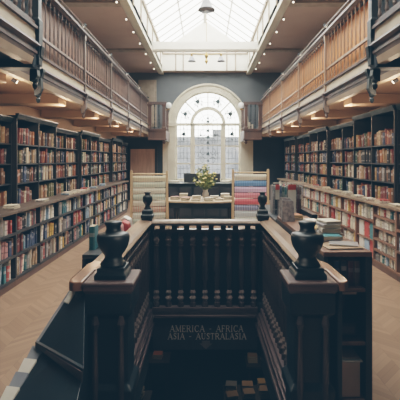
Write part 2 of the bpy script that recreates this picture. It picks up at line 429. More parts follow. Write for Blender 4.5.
# what stands outside
ob = MB(); ob.box(-9, 9, 24, 30, -1, 2.45); ob.prism([(-9, 2.45), (9, 2.45), (7, 3.1), (-7, 3.1)], 'y', 25, 29)
for x in (-3, .5, 3.6): ob.box(x, x + .8, 26, 27, 2.9, 3.6)
for x in range(-8, 9, 2): ob.box(x, x + .9, 23.9, 24, .4, 1.8)
tag(ob.build('building', M['brick']), 'grey brick building seen dimly outside the arched window', 'building')

# door_1
d = struct(MB().box(-3.18, -3.06, YW - .10, YW - .03, 0, 2.22).box(-2.06, -1.94, YW - .10, YW - .03, 0, 2.22).box(-3.18, -1.94, YW - .10, YW - .03, 2.10, 2.22).build('door_1', M['dark2'], bevel=.006))
dl = MB(); dl.box(-3.06, -2.06, YW - .07, YW - .035, 0, 2.10)
for (xa, xb) in ((-2.96, -2.60), (-2.52, -2.16)):
    for (za, zb) in ((.2, .95), (1.1, 1.95)):
        dl.box(xa, xb, YW - .085, YW - .07, za, zb)
dlo = dl.build('door_leaf', M['door'], d, bevel=.006)
MB().lathe([(.012, -.03), (.03, 0), (.012, .03)], (-2.14, YW - .11, 1.02), 8).build('door_knob', M['brass'], d)
struct(MB().box(-2.75, -2.0, YW - .04, YW, 3.0, 4.95).box(-2.68, -2.07, YW - .06, YW - .03, 3.1, 4.85).build('trim_6', M['beigepanel'], bevel=.01))
struct(B(-WX, -2.3, YW - .06, YW - .03, 4.2, 4.25).build('trim_7', M['dark2']))

for i, sx in enumerate((-1, 1)):
    struct(B(sx * (WX - .015), sx * WX, YB, 14.8, 2.0, 2.64).build('trim_%d' % (8 + i), M['soffit']))
# ------------------------------------------------------------------ galleries
GD = 2.1
GY = [5.06, 6.95, 8.9, 10.9, 13.0, 14.75]
def gal_deck(sx, D, y0, y1, tip):
    o = MB(); X = lambda a: sx * a
    o.prism([(X(D), 2.97), (X(D + .03), 2.97), (X(WX), 2.97), (X(WX), 2.86), (X(D), 2.86)], 'y', y0, y1)
    return o
SBAL = []
def side_name(sx): return 'left' if sx < 0 else 'right'
BAL = [(.018, 0), (.018, .03), (.010, .045), (.020, .09), (.010, .15), (.017, .18), (.017, .25), (.011, .27), (.011, .29), (.019, .31), (.019, .34),
       (.013, .37), (.017, .46), (.012, .62), (.012, .74), (.019, .76), (.019, .84)]
def baluster(p, x, y, z0, h, mt, rs=1.0, prof=BAL, seg=6, proto={}):
    k = (mt.name, round(h, 3), rs, id(prof))
    if k not in proto:
        top = prof[-1][1]
        m = MB().lathe([(r * rs, z / top * h) for r, z in prof], (0, 0, 0), seg)
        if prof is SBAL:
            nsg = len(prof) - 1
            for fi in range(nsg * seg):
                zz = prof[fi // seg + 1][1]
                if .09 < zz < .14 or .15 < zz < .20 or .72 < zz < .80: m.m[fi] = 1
        o = m.build('baluster', [mt, M['glintring']] if prof is SBAL else mt, None, smooth=False); proto[k] = o
    else:
        o = proto[k].copy(); col.objects.link(o)
    g = gloc(p); o.parent = p; o.location = (x - g[0], y - g[1], z0 - g[2])
    return o
def fascia(root, sx, D, y0, y1):
    MB().box(sx * D, sx * (D + .05), y0, y1, 2.82, 2.95).build('fascia_board', M['cream'], root)
    m = MB()
    m.prism([(sx * (D - .03), 2.82), (sx * (D + .05), 2.82), (sx * (D + .05), 2.66), (sx * (D - .004), 2.66), (sx * (D - .012), 2.70), (sx * (D - .022), 2.705), (sx * (D - .022), 2.735), (sx * (D - .004), 2.74), (sx * (D - .004), 2.765), (sx * (D - .045), 2.79)], 'y', y0, y1)
    m.prism([(sx * (D - .03), 2.95), (sx * (D + .05), 2.95), (sx * (D + .05), 2.98), (sx * (D - .03), 2.98)], 'y', y0, y1)
    m.build('moulding', M['mould'], root)
    MB().prism([(sx * (D - .01), 2.66), (sx * (D + .05), 2.66), (sx * (D + .08), 2.59), (sx * (D + .005), 2.59)], 'y', y0, y1).build('lower_board', M['tan'], root)
for sx in (-1, 1):
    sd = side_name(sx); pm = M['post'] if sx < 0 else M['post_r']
    # deck with soffit and beams
    dk = empty('gallery_deck', (sx * 2.7, 9, 2.97), f'warm tan gallery floor and soffit with cross beams along the {sd} wall', 'gallery')
    q = MB(); q.box(sx * (GD + .06), sx * (WX - .03), -1.4, 14.75, 2.64, 2.95)
    q.build("soffit", M["soffit"], dk)
    for y in (2.2, 4.1, 6.0, 7.95, 9.9, 11.95, 13.9):
        B(sx * (GD + .10), sx * (WX - .04), y, y + .34, 2.50, 2.645).build('soffit_beam', M['soffit'], dk, bevel=.01)
    fascia(dk, sx, GD, -1.4, 14.75)
    # railing bays
    for i in range(5):
        y0, y1 = GY[i], GY[i + 1]
        r = empty('gallery_railing', (sx * GD, (y0 + y1) / 2, 2.98),
                  f'{"brown" if sx<0 else "orange-brown"} panelled gallery railing bay, {ORD[i]} bay behind the big bracket on the {sd}', 'railing', f'railing bays of the {sd} gallery')
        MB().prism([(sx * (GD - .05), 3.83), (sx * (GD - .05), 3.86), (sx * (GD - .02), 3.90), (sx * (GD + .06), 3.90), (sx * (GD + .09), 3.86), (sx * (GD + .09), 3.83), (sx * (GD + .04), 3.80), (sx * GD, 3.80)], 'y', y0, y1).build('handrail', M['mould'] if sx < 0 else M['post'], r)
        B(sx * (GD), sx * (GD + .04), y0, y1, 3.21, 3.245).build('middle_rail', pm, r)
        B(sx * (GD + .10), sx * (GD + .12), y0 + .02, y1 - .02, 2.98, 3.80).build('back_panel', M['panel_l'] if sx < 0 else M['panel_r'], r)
        n = 12
        for k in range(n):
            baluster(r, sx * (GD + .02), y0 + (k + .7) * (y1 - y0) / (n + .4), 2.98, .82, pm, .72)
        y = y0
        m = MB(); m.lathe([(.026, 2.6), (.030, 3.0), (.022, 3.03), (.022, 3.7), (.03, 3.73), (.03, 3.84)], (sx * GD, y, 0), square=True)
        m.build('post', pm, r)
        m = MB()
        m.prism([(sx * (GD + .05), 2.46), (sx * (GD - .01), 2.48), (sx * (GD - .045), 2.55), (sx * (GD - .035), 2.68), (sx * (GD - .065), 2.76), (sx * (GD - .065), 2.80), (sx * (GD + .05), 2.80)], 'y', y - .035, y + .035)
        m.lathe([(.012, 2.37), (.024, 2.39), (.03, 2.42), (.018, 2.44), (.036, 2.46), (.036, 2.50)], (sx * (GD + .01), y, 0), 8)
        m.build('bracket', M['mould'] if i else M['dark'], r)
    # conduit with little spotlights above the rail
    c = MB(); c.tube((sx * (GD + .02), 4.2, 4.0), (sx * (GD + .02), 14.6, 4.0), .012, 5)
    for y in GY[:-1]: c.tube((sx * (GD + .02), y, 3.88), (sx * (GD + .02), y, 4.0), .008, 5)
    tag(c.build('conduit', M['pipe']), f'thin grey conduit running above the {sd} gallery handrail', 'conduit')
    # near projecting balcony (inner edge 1.69)
    D = 1.69; YE = 4.06
    r = empty('balcony', (sx * D, 2.4, 2.6), f'dark near balcony projecting inwards in the top {sd} corner, with spaced balusters', 'balcony')
    fascia(r, sx, D, -1.3, YE)
    B(sx * (D + .05), sx * (GD - .05), YE - .08, YE, 2.79, 2.95).build('fascia_board', M['cream'], r)
    B(sx * (D - .01), sx * (GD - .05), YE - .14, YE + .02, 2.56, 2.76).build('beam', M['darknavy'], r, bevel=.01)
    for y in (2.6, 1.2): B(sx * (D + .06), sx * (GD - .05), y, y + .12, 2.54, 2.64).build('beam', M['darknavy'], r, bevel=.01)
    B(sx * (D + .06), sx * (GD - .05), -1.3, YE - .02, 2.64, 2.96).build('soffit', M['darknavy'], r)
    B(sx * (D - .03), sx * (D + .08), -1.3, YE, 3.82, 3.90).build('handrail', M['mould'], r, bevel=.01)
    B(sx * (D + .05), sx * (GD - .06), YE - .06, YE, 3.82, 3.90).build('handrail', M['mould'], r, bevel=.01)
    B(sx * D, sx * (D + .04), -1.3, YE, 3.00, 3.03).build('middle_rail', M['mould'], r)
    for k in range(14): baluster(r, sx * (D + .02), 1.9 + k * .155, 2.98, .84, M['post'], 1.1)
    for k in range(2): baluster(r, sx * (D + .14 + k * .13), YE - .03, 2.98, .84, M['dark'], 1.35)
    m = MB(); m.lathe([(.045, 2.6), (.05, 3.05), (.035, 3.08), (.035, 3.75), (.05, 3.78), (.05, 3.95)], (sx * (D + .01), YE - .03, 0), square=True)
    m.build('corner_post', M['dark'], r, bevel=.006)
    m = MB()
    m.prism([(sx * (D + .07), 2.44), (sx * (D + .02), 2.45), (sx * (D - .01), 2.50), (sx * (D + .0), 2.58), (sx * (D - .04), 2.68), (sx * (D - .055), 2.80), (sx * (D + .07), 2.80)], 'y', YE - .05, YE + .03)
    m.lathe([(.010, 2.36), (.025, 2.38), (.03, 2.41), (.02, 2.43), (.035, 2.44), (.035, 2.47)], (sx * (D + .03), YE - .01, 0), 8)
    m.build('bracket', M['dark'], r, bevel=.006)
    # end pier by the far wall
    e = empty('gallery_end', (sx * 1.77, 14.8, 2.5), f'red-brown boxed gallery end with open framed panel beside the arched window, {sd} side', 'gallery end')
    xi = 1.44
    B(sx * 1.46, sx * (WX - .03), 14.86, YW - .02, 2.60, 2.74).build('end_soffit', M['soffit'], e)
    m = MB(); m.box(sx * xi, sx * GD, 14.75, 14.85, 2.38, 2.76); m.box(sx * xi, sx * (xi + .08), 14.85, YW - .18, 2.38, 2.76)
    m.box(sx * (xi - .03), sx * GD, 14.71, 14.75, 2.72, 2.80); m.box(sx * (xi - .03), sx * GD, 14.71, 14.75, 2.38, 2.44)
    m.build('end_fascia', M['pier'], e, bevel=.008)
    m = MB(); m.box(sx * (xi - .02), sx * GD, 14.72, 14.86, 3.70, 3.80); m.box(sx * (xi - .02), sx * (xi + .1), 14.8, YW - .18, 3.70, 3.80)
    m.build('handrail', M['mould'], e, bevel=.008)
    m = MB()
    for x in (xi + .07, GD - .06): m.lathe([(.075, 2.76), (.08, 2.85), (.06, 2.88), (.06, 3.62), (.08, 3.66), (.08, 3.72)], (sx * x, 14.79, 0), square=True)
    m.build('end_post', M['pier'], e)
    for k in range(2): baluster(e, sx * (xi + .26 + k * .16), 14.79, 2.78, .92, M['dark'], 1.2)
    for k in range(6): baluster(e, sx * (xi + .03), 15.0 + k * .2, 2.76, .94, M['pier'], 1.2)
    m = MB(); m.lathe([(.01, 2.24), (.05, 2.27), (.06, 2.32), (.03, 2.35), (.07, 2.38)], (sx * (xi + .07), 14.8, 0), 8); m.build('pendant_finial', M['pier'], e)
    g = empty('globe_lamp', (sx * (xi + .02), 14.78, 3.80), f'white glass globe lamp on the {sd} gallery end beside the window arch', 'lamp', 'globe lamps on the gallery ends')
    gx = sx * (xi - .10)
    m = MB(); m.tube((sx * (xi + .01), 14.78, 3.50), (gx, 14.78, 3.52), .012, 6); m.lathe([(.03, 3.50), (.045, 3.53), (.03, 3.56)], (gx, 14.78, 0), 8)
    m.build('lamp_arm', M['brass'], g)
    MB().lathe([(.03, 3.56), (.085, 3.59), (.11, 3.66), (.095, 3.73), (.05, 3.77), (.01, 3.78)], (gx, 14.78, 0), 14).build('lamp_globe', M['globe'], g, smooth=True)

# ------------------------------------------------------------------ spotlights
def spot_proto(label, cat='spotlight', group=None):
    r = empty('spotlight', (0, 0, 0), label, cat, group)
    MB().tube((0, 0, 0), (0, 0, -.05), .008, 6).box(-.02, .02, -.02, .02, -.008, .0).build('stem', M['black'], r)
    MB().tube((0, .03, -.045), (0, -.045, -.085), .03, 10, r1=.036).build('lamp_housing', M['black'], r)
    r = r.children[-1] if False else [c for c in r.children if c.name.startswith('lamp_housing')][0]
    MB().tube((0, -.045, -.085), (0, -.052, -.089), .031, 10).build('lens', M['lens'], r)
    return r.parent
P = spot_proto('x')
first = [True]
def put_spot(x, y, z, rz, label, group):
    if first[0]: o = P; first[0] = False; o.location = (x, y, z)
    else: o = dup(P, (x, y, z))
    o.rotation_euler.z = rz; o['label'] = label; o['group'] = group
    if z > 3: o.scale = (.72, .72, .72)
    return o
def lamp(kind, loc, e, color, size=.05, rot=None, ang=None):
    l = bpy.data.lights.new('lamp', kind); l.energy = e; l.color = color
    if kind in ('POINT', 'SPOT'): l.shadow_soft_size = size
    if kind == 'SPOT': l.spot_size = ang or 2.0; l.spot_blend = .8
    o = bpy.data.objects.new('lamp_or_fill_light', l); col.objects.link(o); o.location = loc
    if rot: o.rotation_euler = rot
    return o
for sx in (-1, 1):
    sd = side_name(sx)
    for i, y in enumerate((7.9, 9.0, 10.1, 11.1, 12.2, 13.4, 14.6, 15.6)):
        put_spot(sx * 1.98, y, CZ, 0, f'small lit spotlight beside the skylight, {ORD[i]} nearest on the {sd} ceiling', f'spotlights on the {sd} ceiling')
    for i, y in enumerate(GY[:-1]):
        put_spot(sx * (GD + .02), y + .12, 4.07, sx * .6, f'tiny spotlight above the {sd} gallery handrail, {ORD[i]} nearest in view', f'spotlights above the {sd} gallery handrail')
    for i, y in enumerate((4.75, 6.35, 8.3, 10.3, 12.3)):
        z = 2.64
        put_spot(sx * 2.27, y, z, sx * -2.0, f'black spotlight with glowing lens under the {sd} gallery, {ORD[i]} nearest', f'spotlights under the {sd} gallery')
        if True:
            lamp('POINT', (sx * 2.2, y - .1, 2.42), 8, (1, .74, .50), .05)

# ------------------------------------------------------------------ pendant lamps
def bell(parent, x, y, z, s=1.0):
    MB().lathe([(.17 * s, 0), (.165 * s, .015 * s), (.12 * s, .06 * s), (.10 * s, .13 * s), (.07 * s, .19 * s), (.03 * s, .22 * s)], (x, y, z), 16).build('lamp_shade', M['lampglass'], parent, smooth=True)
    parent = [c for c in parent.children if c.name.startswith('lamp_shade')][-1]
    MB().lathe([(.045 * s, .20 * s), (.06 * s, .24 * s), (.03 * s, .27 * s), (.05 * s, .30 * s), (.015 * s, .34 * s)], (x, y, z), 10).build('lamp_fitting', M['brass'], parent)
r = empty('pendant_lamp', (.03, 8.2, 4.78), 'bell-shaped grey glass pendant lamp with brass fitting hanging under the skylight, nearest', 'lamp')
bell(r, .03, 8.2, 4.72, 1.05)
MB().tube((.03, 8.2, 5.05), (.03, 8.2, 7.2), .008, 6).build('rod', M['brass'], r)
m = MB(); m.tube((-.16, 8.2, 5.12), (.22, 8.2, 5.12), .018, 8).lathe([(.02, 0), (.05, .05), (.02, .1)], (-.15, 8.2, 5.08), 8).lathe([(.02, 0), (.05, .05), (.02, .1)], (.21, 8.2, 5.08), 8)
m.build('arm', M['brass'], r)
r = empty('chandelier', (.05, 14.2, 5.2), 'three-armed brass chandelier with grey glass bells before the far wall', 'chandelier')
for dx in (-.52, .52):
    bell(r, .05 + dx, 14.2, 5.15, .85)
    MB().tube((.05, 14.2, 5.38), (.05 + dx, 14.2, 5.44), .014, 6).build('arm', M['brass'], r)
MB().lathe([(.01, -.2), (.06, -.1), (.03, 0), (.07, .1), (.03, .2), (.02, .35)], (.05, 14.2, 5.25), 10).build('centre_boss', M['brass'], r)
MB().tube((.05, 14.2, 5.55), (.05, 14.2, 7.2), .01, 6).build('rod', M['brass'], r)

# ------------------------------------------------------------------ bookcases
ROW_UP = [1.03, 1.31, 1.60, 1.89]
cells = []   # (side, face_x, y0, y1, z0, height, depth, palette, unit, bay number, row number, style)
def low_case(sx, F, y0, y1, idx, wood, special=None, zl=1.0):
    sd = side_name(sx); n = 2 if y1 - y0 > 1.1 else 1
    r = empty('low_bookcase', (sx * F, (y0 + y1) / 2, 0), f'{"dark" if sx<0 else "brown"} low bookcase full of books, {ORD[idx]} nearest along the {sd} wall', 'bookcase', f'low bookcases on the {sd}')
    Xb = WX - .02
    B(sx * (F + .02), sx * Xb, y0, y1, 0, .10).build('plinth', M['plinth'], r, bevel=.004)
    B(sx * (Xb - .02), sx * Xb, y0, y1, .10, zl - .04).build('back_panel', M['darkback'], r)
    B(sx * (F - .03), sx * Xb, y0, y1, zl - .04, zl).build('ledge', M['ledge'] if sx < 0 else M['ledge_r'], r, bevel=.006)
    ys = [y0 + (y1 - y0) * k / n for k in range(n + 1)]
    for k, y in enumerate(ys):
        a, b = (y, y + .022) if k == 0 else ((y - .022, y) if k == n else (y - .012, y + .012))
        B(sx * F, sx * (Xb - .02), a, b, .10, zl - .04).build('side_panel' if k in (0, n) else 'divider', wood, r)
    for k in range(n):
        a, b = ys[k] + .022, ys[k + 1] - .022
        zs = [.10, .40, .69]
        sp = special(k) if special else None
        if sp == 'five': zs = [.10, .27, .44, .62, .79]
        if sp == 'tall': zs = [.10, .69]
        for q, z in enumerate(zs):
            zt = (zs + [zl - .04])[q + 1]
            sh = B(sx * (F + .012), sx * (Xb - .02), a, b, z, z + .02).build('shelf', wood, r)
            B(sx * (F), sx * (F + .012), a, b, z - .01, z + .025).build('shelf_edge', wood, sh)
            cells.append(dict(sx=sx, F=F, y0=a, y1=b, z=z + .025, h=zt - z - .03, dep=.17, pal=PAL_LOW_L if sx < 0 else PAL_LOW_R, unit='lower', case=idx, row=len(zs) - 1 - q, style=sp if (sp == 'tall' and q == 0) else None))
def up_case(sx, F, y0, y1, idx, wood, top):
    sd = side_name(sx); n = 2 if y1 - y0 > 1.1 else 1
    r = empty('bookcase', (sx * F, (y0 + y1) / 2, 1.0), f'dark tall upper bookcase standing on the {sd} ledge, {ORD[idx]} nearest in view', 'bookcase', f'upper bookcases on the {sd}')
    Xb = WX - .02
    B(sx * (Xb - .02), sx * Xb, y0, y1, 1.0, top).build('back_panel', M['darkback'], r)
    m = MB(); m.box(sx * F, sx * Xb, y0, y1, top - .03, top)
    m.prism([(sx * (F - .035), top + .03), (sx * (F - .035), top + .015), (sx * (F - .005), top - .05), (sx * (F + .02), top - .05), (sx * (F + .02), top + .03)], 'y', y0, y1)
    m.build('cornice', M['dark'], r)
    ys = [y0 + (y1 - y0) * k / n for k in range(n + 1)]
    for k, y in enumerate(ys):
        a, b = (y, y + .025) if k == 0 else ((y - .025, y) if k == n else (y - .013, y + .013))
        B(sx * F, sx * (Xb - .02), a, b, 1.0, top - .03).build('side_panel' if k in (0, n) else 'divider', wood, r)
    for k in range(n):
        a, b = ys[k] + .025, ys[k + 1] - .025
        for q, z in enumerate(ROW_UP):
            zt = (ROW_UP + [top - .03])[q + 1]
            if q: B(sx * (F + .005), sx * (Xb - .02), a, b, z - .022, z).build('shelf', wood, r)
            cells.append(dict(sx=sx, F=F, y0=a, y1=b, z=z if q else 1.0, h=min(.26, zt - z - .03), dep=.16, pal=PAL_UP, unit='upper', case=idx, row=3 - q, style=None))
LY = [3.7, 5.2, 6.7, 8.2, 9.7, 11.2, 12.7]
for i in range(6): low_case(-1, 2.45, LY[i], LY[i + 1], i, M['dark2'])
for i, (a, b, F, t) in enumerate([(4.2, 5.8, 2.80, 2.24), (5.8, 7.35, 2.73, 2.30), (7.35, 8.9, 2.82, 2.23), (8.9, 10.4, 2.75, 2.28), (10.4, 11.9, 2.82, 2.22), (11.9, 13.3, 2.75, 2.28), (13.3, 14.4, 2.80, 2.22)]):
    up_case(-1, F, a, b, i, M['dark2'], t)
RY = [4.0, 5.45, 6.92, 8.4, 9.9, 11.4, 12.9, 14.3]
for i in range(7):
    low_case(1, 2.60, RY[i], RY[i + 1], i, M['brownshelf'] if i < 6 else M['dark2'], special=(lambda k: 'five' if k == 0 else 'tall') if i == 1 else None)
for i, (a, b, F, t) in enumerate([(4.3, 5.95, 2.86, 2.44), (5.95, 7.6, 2.82, 2.44), (7.6, 9.3, 2.90, 2.38), (9.3, 10.9, 2.84, 2.40), (10.9, 12.6, 2.90, 2.36), (12.6, 14.3, 2.84, 2.36)]):
    up_case(1, F, a, b, i, M['dark2'], t)

# ------------------------------------------------------------------ books
def book_geo(mb, T, t, h, d, mi, pm, tilt=0):
    """T maps local (x depth 0=spine, y, z) to world; adds one book."""
    prof = [(d, -t / 2), (.06 * d, -t / 2), (0, -t * .28), (0, t * .28), (.06 * d, t / 2), (d, t / 2)]
    b = len(mb.v)
    for z in (0, h):
        for x, y in prof: mb.v.append(T(x, y, z))
    for k in range(5):
        uv = [(k / 5, 0), ((k + 1) / 5, 0), ((k + 1) / 5, 1), (k / 5, 1)] if 1 <= k <= 3 else [(0, .5)] * 4
        mb.face((b + k, b + k + 1, b + 6 + k + 1, b + 6 + k), mi, uv)
    b = len(mb.v)
    x0, x1, y0, y1, z0, z1 = .03 * d, .97 * d, -t * .42, t * .42, .01, h - .006
    for p in ((x0, y0, z0), (x1, y0, z0), (x1, y1, z0), (x0, y1, z0), (x0, y0, z1), (x1, y0, z1), (x1, y1, z1), (x0, y1, z1)): mb.v.append(T(*p))
    for q in ((3, 2, 1, 0), (4, 5, 6, 7), (0, 1, 5, 4), (1, 2, 6, 5), (2, 3, 7, 6), (3, 0, 4, 7)): mb.face([b + k for k in q], pm, [(0, .5)] * 4)
protos = []
for i, m in enumerate(BM_):
    mb = MB(); book_geo(mb, lambda x, y, z: (x, y, z), 1, 1, 1, 0, 1)
    protos.append(mb)
used_proto = {}
def put_book(x, y, z, t, h, d, ci, rz, tilt, label, group, flat=False):
    if ci not in used_proto:
        o = protos[ci].build('book', [BM_[ci], M['pages']]); used_proto[ci] = o
    else:
        o = used_proto[ci].copy(); col.objects.link(o)
    o.scale = (d, t, h); o.location = (x, y, z)
    o.rotation_euler = (tilt, 0, rz)
    if flat: o.rotation_euler = flat
    return tag(o, label, 'book', group)
allb = []
for ci, c in enumerate(cells):
    rnd = random.Random(ci * 31 + 5)
    if c['style'] == 'tall': c['books'] = []; continue
    y = c['y0'] + .004; lst = []; prev = None
    lean_left = 0
    while True:
        t = rnd.choice([rnd.uniform(.028, .05), rnd.uniform(.04, .075)]) if c['unit'] == 'upper' else rnd.choice([rnd.uniform(.024, .045), rnd.uniform(.035, .07)])
        if y + t > c['y1'] - .003: break
        if rnd.random() < .06: y += rnd.uniform(.03, .10); continue
        h = c['h'] * rnd.uniform(.66, .98) if c['unit'] == 'upper' else c['h'] * rnd.uniform(.66, .98)
        colr = prev if (prev is not None and rnd.random() < .22) else rnd.choice(c['pal'])
        d = c['dep'] * rnd.uniform(.8, 1); inset = rnd.uniform(.012, .05)
        til = 0
        if rnd.random() < .26 and y + t + .05 < c['y1'] - .01:
            til = rnd.uniform(.06, .22)
            if rnd.random() < .5 and h * math.sin(til) + t < .09: pass
        w = t * math.cos(til) + h * math.sin(til)
        if y + w > c['y1'] - .003: til = 0; w = t
        # tilting about the x axis moves the top towards +y (negative angle)
        yc = y + t / 2 * math.cos(til)
        lst.append(dict(y=yc, t=t * .97, h=h, d=d, ins=inset, c=colr, til=til, z=c['z'] + (t / 2 * math.sin(til))))
        y += w + .0008; prev = colr
    c['books'] = lst
    for k, b in enumerate(lst):
        xf = c['sx'] * c['F']; px = 205 + 400 * xf / b['y']; py = 160 - 400 * (b['z'] + b['h'] / 2 - EYE) / b['y']
        b['px'] = px; b['vis'] = 1 < px < 399 and 1 < py < 399 and not (80 < px < 140 and py > 212) and not (287 < px < 374 and py > 212)
        b['size'] = (abs(xf) * b['t'] / b['y'] ** 2) * (b['h'] / b['y']) * 1e4
        allb.append((c, b))
vis = sorted([x for x in allb if x[1]['vis']], key=lambda q: -q[1]['size'])[:195]
chosen = set(id(b) for c, b in vis)
ROWN = ['top', 'second', 'third', 'fourth', 'fifth']
bays = {}
for c in cells: bays.setdefault((c['sx'], c['unit']), set()).add(round(c['y0'], 2))
def bay_no(c):
    # count only bays that show in the photograph
    ok = sorted(y for y in bays[(c['sx'], c['unit'])] if abs(c['F'] * 400 / (y + .68)) < 200)
    return ok.index(round(c['y0'], 2)) if round(c['y0'], 2) in ok else 0
rest = MB()
for c in cells:
    inframe = [b for b in c['books'] if 0 < b['px'] < 400]
    inframe.sort(key=lambda b: b['px'])
    for b in c['books']:
        sx = c['sx']; xs = sx * (c['F'] + b['ins']); rz = 0 if sx > 0 else PI
        if id(b) in chosen:
            k = inframe.index(b); cn = BC[b['c']][0]
            lab = f"{cn} book, {ORD[k]} from left on {ROWN[c['row']]} shelf, {sd_ if (sd_:=side_name(sx)) else ''} {c['unit']} bookcases' {ORD[bay_no(c)]} nearest bay"
            put_book(xs, b['y'], b['z'], b['t'], b['h'], b['d'], b['c'], rz, -b['til'] * (1 if sx > 0 else -1) if True else 0, lab, f"books on the {side_name(sx)} {c['unit']} shelves")
        else:
            ct, st = math.cos(b['til']), math.sin(b['til'])
            def T(x, y, z, b=b, sx=sx, xs=xs, ct=ct, st=st): return (xs + sx * x, b['y'] + y * ct + z * st, b['z'] - y * st + z * ct)
            book_geo(rest, T, b['t'], b['h'], b['d'], b['c'], len(BC))
o = rest.build('shelved_books', BM_ + [M['pages']])
tag(o, 'rows of smaller and more distant books filling the shelves along both walls', 'books', None, 'stuff')

# face-out display books in the tall lower right compartment
tall = [c for c in cells if c['style'] == 'tall'][0]
tc_ = [('red', 10), ('pale blue', 13), ('white', 8), ('teal', 12), ('red', 10), ('white', 8)]
for k, (nm, ci) in enumerate(tc_):
    w = .19; y = tall['y0'] + .02 + (k % 3) * .22; z = tall['z'] + (0 if k < 3 else .27)
    if k >= 3: z += .0
    o = put_book(2.66 + (.0 if k < 3 else .012), y + w / 2, z, .03, .25, w, ci, 0, 0,
                 f'large {nm} book shown cover out, {("left","middle","right")[2 - k % 3]} of the {"lower" if k < 3 else "upper"} row, tall right compartment', 'face-out books in the tall right compartment')
    # turned so that the cover faces the room: width along y, thickness along x
    o.rotation_euler = (0, 0, PI / 2); o.location = (2.66, y, z)
B(2.62, WX - .05, tall['y0'], tall['y1'], tall['z'] + .252, tall['z'] + .268).build('display_shelf', M['brownshelf'])
tag(bpy.data.objects['display_shelf'], 'thin brown display shelf inside the tall right compartment', 'shelf')

# things lying on the two ledges
def flat_book(x, y, z, w, d, t, ci, rz, label, group, name='book'):
    """book lying flat: w across, d deep, t thick"""
    o = put_book(x, y, z, t, d, w, ci, 0, 0, label, group)
    o.name = name
    # local x -> width, y(thickness) -> up, z(height) -> depth
    from mathutils import Matrix
    R = Matrix.Rotation(rz, 4, 'Z') @ Matrix.Rotation(-PI / 2, 4, 'X')
    o.rotation_euler = R.to_euler()
    loc = Vector((-w / 2, 0, 0)); off = R @ Vector((-w / 2, 0, -d / 2))
    o.location = (x + off.x, y + off.y, z + t / 2 + .001)
    return o
rr = random.Random(3)
for sx, ys in ((-1, (5.35, 6.35, 7.5, 7.75, 8.0, 8.3, 8.6, 9.3, 10.1)), (1, (5.2, 5.65, 6.1, 6.6, 7.1, 7.6, 8.2, 8.9, 9.8))):
    for k, y in enumerate(ys):
        ci = rr.choice([8, 15, 7, 13, 2]) if sx < 0 else rr.choice([8, 15, 2, 8])
        z = 1.0
        flat_book(sx * (2.585 if sx < 0 else 2.70), y, z, .20, .15, .028, ci, PI / 2 + rr.uniform(-.1, .1),
                  f'{BC[ci][0]} book lying flat on the {side_name(sx)} ledge, {ORD[k]} nearest in view', f'books lying on the {side_name(sx)} ledge')
        if rr.random() < .6:
            c2 = rr.choice([8, 13, 10, 15])
            flat_book(sx * (2.585 if sx < 0 else 2.70), y, z + .03, .18, .14, .022, c2, PI / 2 + rr.uniform(-.2, .2),
                      f'{BC[c2][0]} book on top of the {ORD[k]} nearest flat book, {side_name(sx)} ledge', f'books lying on the {side_name(sx)} ledge')

# ------------------------------------------------------------------ stairwell balustrade
RT = 1.0
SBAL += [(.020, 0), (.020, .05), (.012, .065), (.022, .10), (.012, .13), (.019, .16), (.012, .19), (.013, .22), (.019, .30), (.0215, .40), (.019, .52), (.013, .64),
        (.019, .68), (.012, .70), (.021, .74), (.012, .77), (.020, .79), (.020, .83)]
HP = lambda c: [(c - .075, .955), (c - .085, .975), (c - .07, .995), (c - .03, 1.003), (c + .03, 1.003), (c + .07, .995), (c + .085, .975), (c + .075, .955), (c + .04, .94), (c - .04, .94)]
def stair_rail(label, p0, p1, n, panel_out):
    """p0,p1 = ends in plan"""
    v = Vector((p1[0] - p0[0], p1[1] - p0[1])); L = v.length; v /= L; nx, ny = -v.y, v.x
    r = empty('stair_railing', ((p0[0] + p1[0]) / 2, (p0[1] + p1[1]) / 2, 0), label, 'railing', 'railings round the stairwell')
    def Pt(s, o, z): return (p0[0] + v.x * s + nx * o, p0[1] + v.y * s + ny * o, z)
    def bar(o0, o1, z0, z1, s0=0, s1=None, mb=None):
        s1 = L if s1 is None else s1; mb = mb or MB()
        mb.hexa([Pt(s0, o0, z0), Pt(s1, o0, z0), Pt(s1, o1, z0), Pt(s0, o1, z0), Pt(s0, o0, z1), Pt(s1, o0, z1), Pt(s1, o1, z1), Pt(s0, o1, z1)]); return mb
    m = MB(); b = 0
    prof = HP(0); b = 0
    for s in (0, L):
        for o, z in prof: m.v.append(Pt(s, o, z))
    k_ = len(prof)
    for k in range(k_): m.face((k, (k + 1) % k_, k_ + (k + 1) % k_, k_ + k))
    m.face(range(k_)); m.face(range(k_, 2 * k_))
    m.build('handrail', M['rail'], r)
    ex = .04 if n > 12 else 0
    bar(-.035 - (ex if panel_out > 0 else 0), .035 + (ex if panel_out < 0 else 0), .865, .90).build('upper_rail', M['baluster'], r, bevel=.004)
    bar(-.045 - (ex if panel_out > 0 else 0), .045 + (ex if panel_out < 0 else 0), .015, .06).build('bottom_rail', M['curb'], r, bevel=.006)
    o = panel_out * .045
    bar(o - .008, o + .008, .06, .865).build('back_panel', M['dark'], r)
    sp = L / n; ins = .04 if n > 12 else 0
    for k in range(n):
        c = (k + .5) * sp
        x, y, _ = Pt(c, -panel_out * ins, 0)
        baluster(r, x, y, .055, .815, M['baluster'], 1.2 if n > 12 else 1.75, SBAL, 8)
    for k in range(n + 1):
        c = min(max(k * sp, .02), L - .02)
        bar(-.03, .03, .90, .942, max(0, c - sp * .22), min(L, c + sp * .22)).build('frieze_block', M['dark'], r, bevel=.003)
    return r
NL, NR = (-.515, 2.25), (.575, 2.25)
FLn, FRn = (-.625, 4.35), (.625, 4.35)
stair_rail('dark far stairwell railing above the lettered board, worn brown top', (FLn[0] + .03, 4.35), (FRn[0] - .03, 4.35), 9, 1)
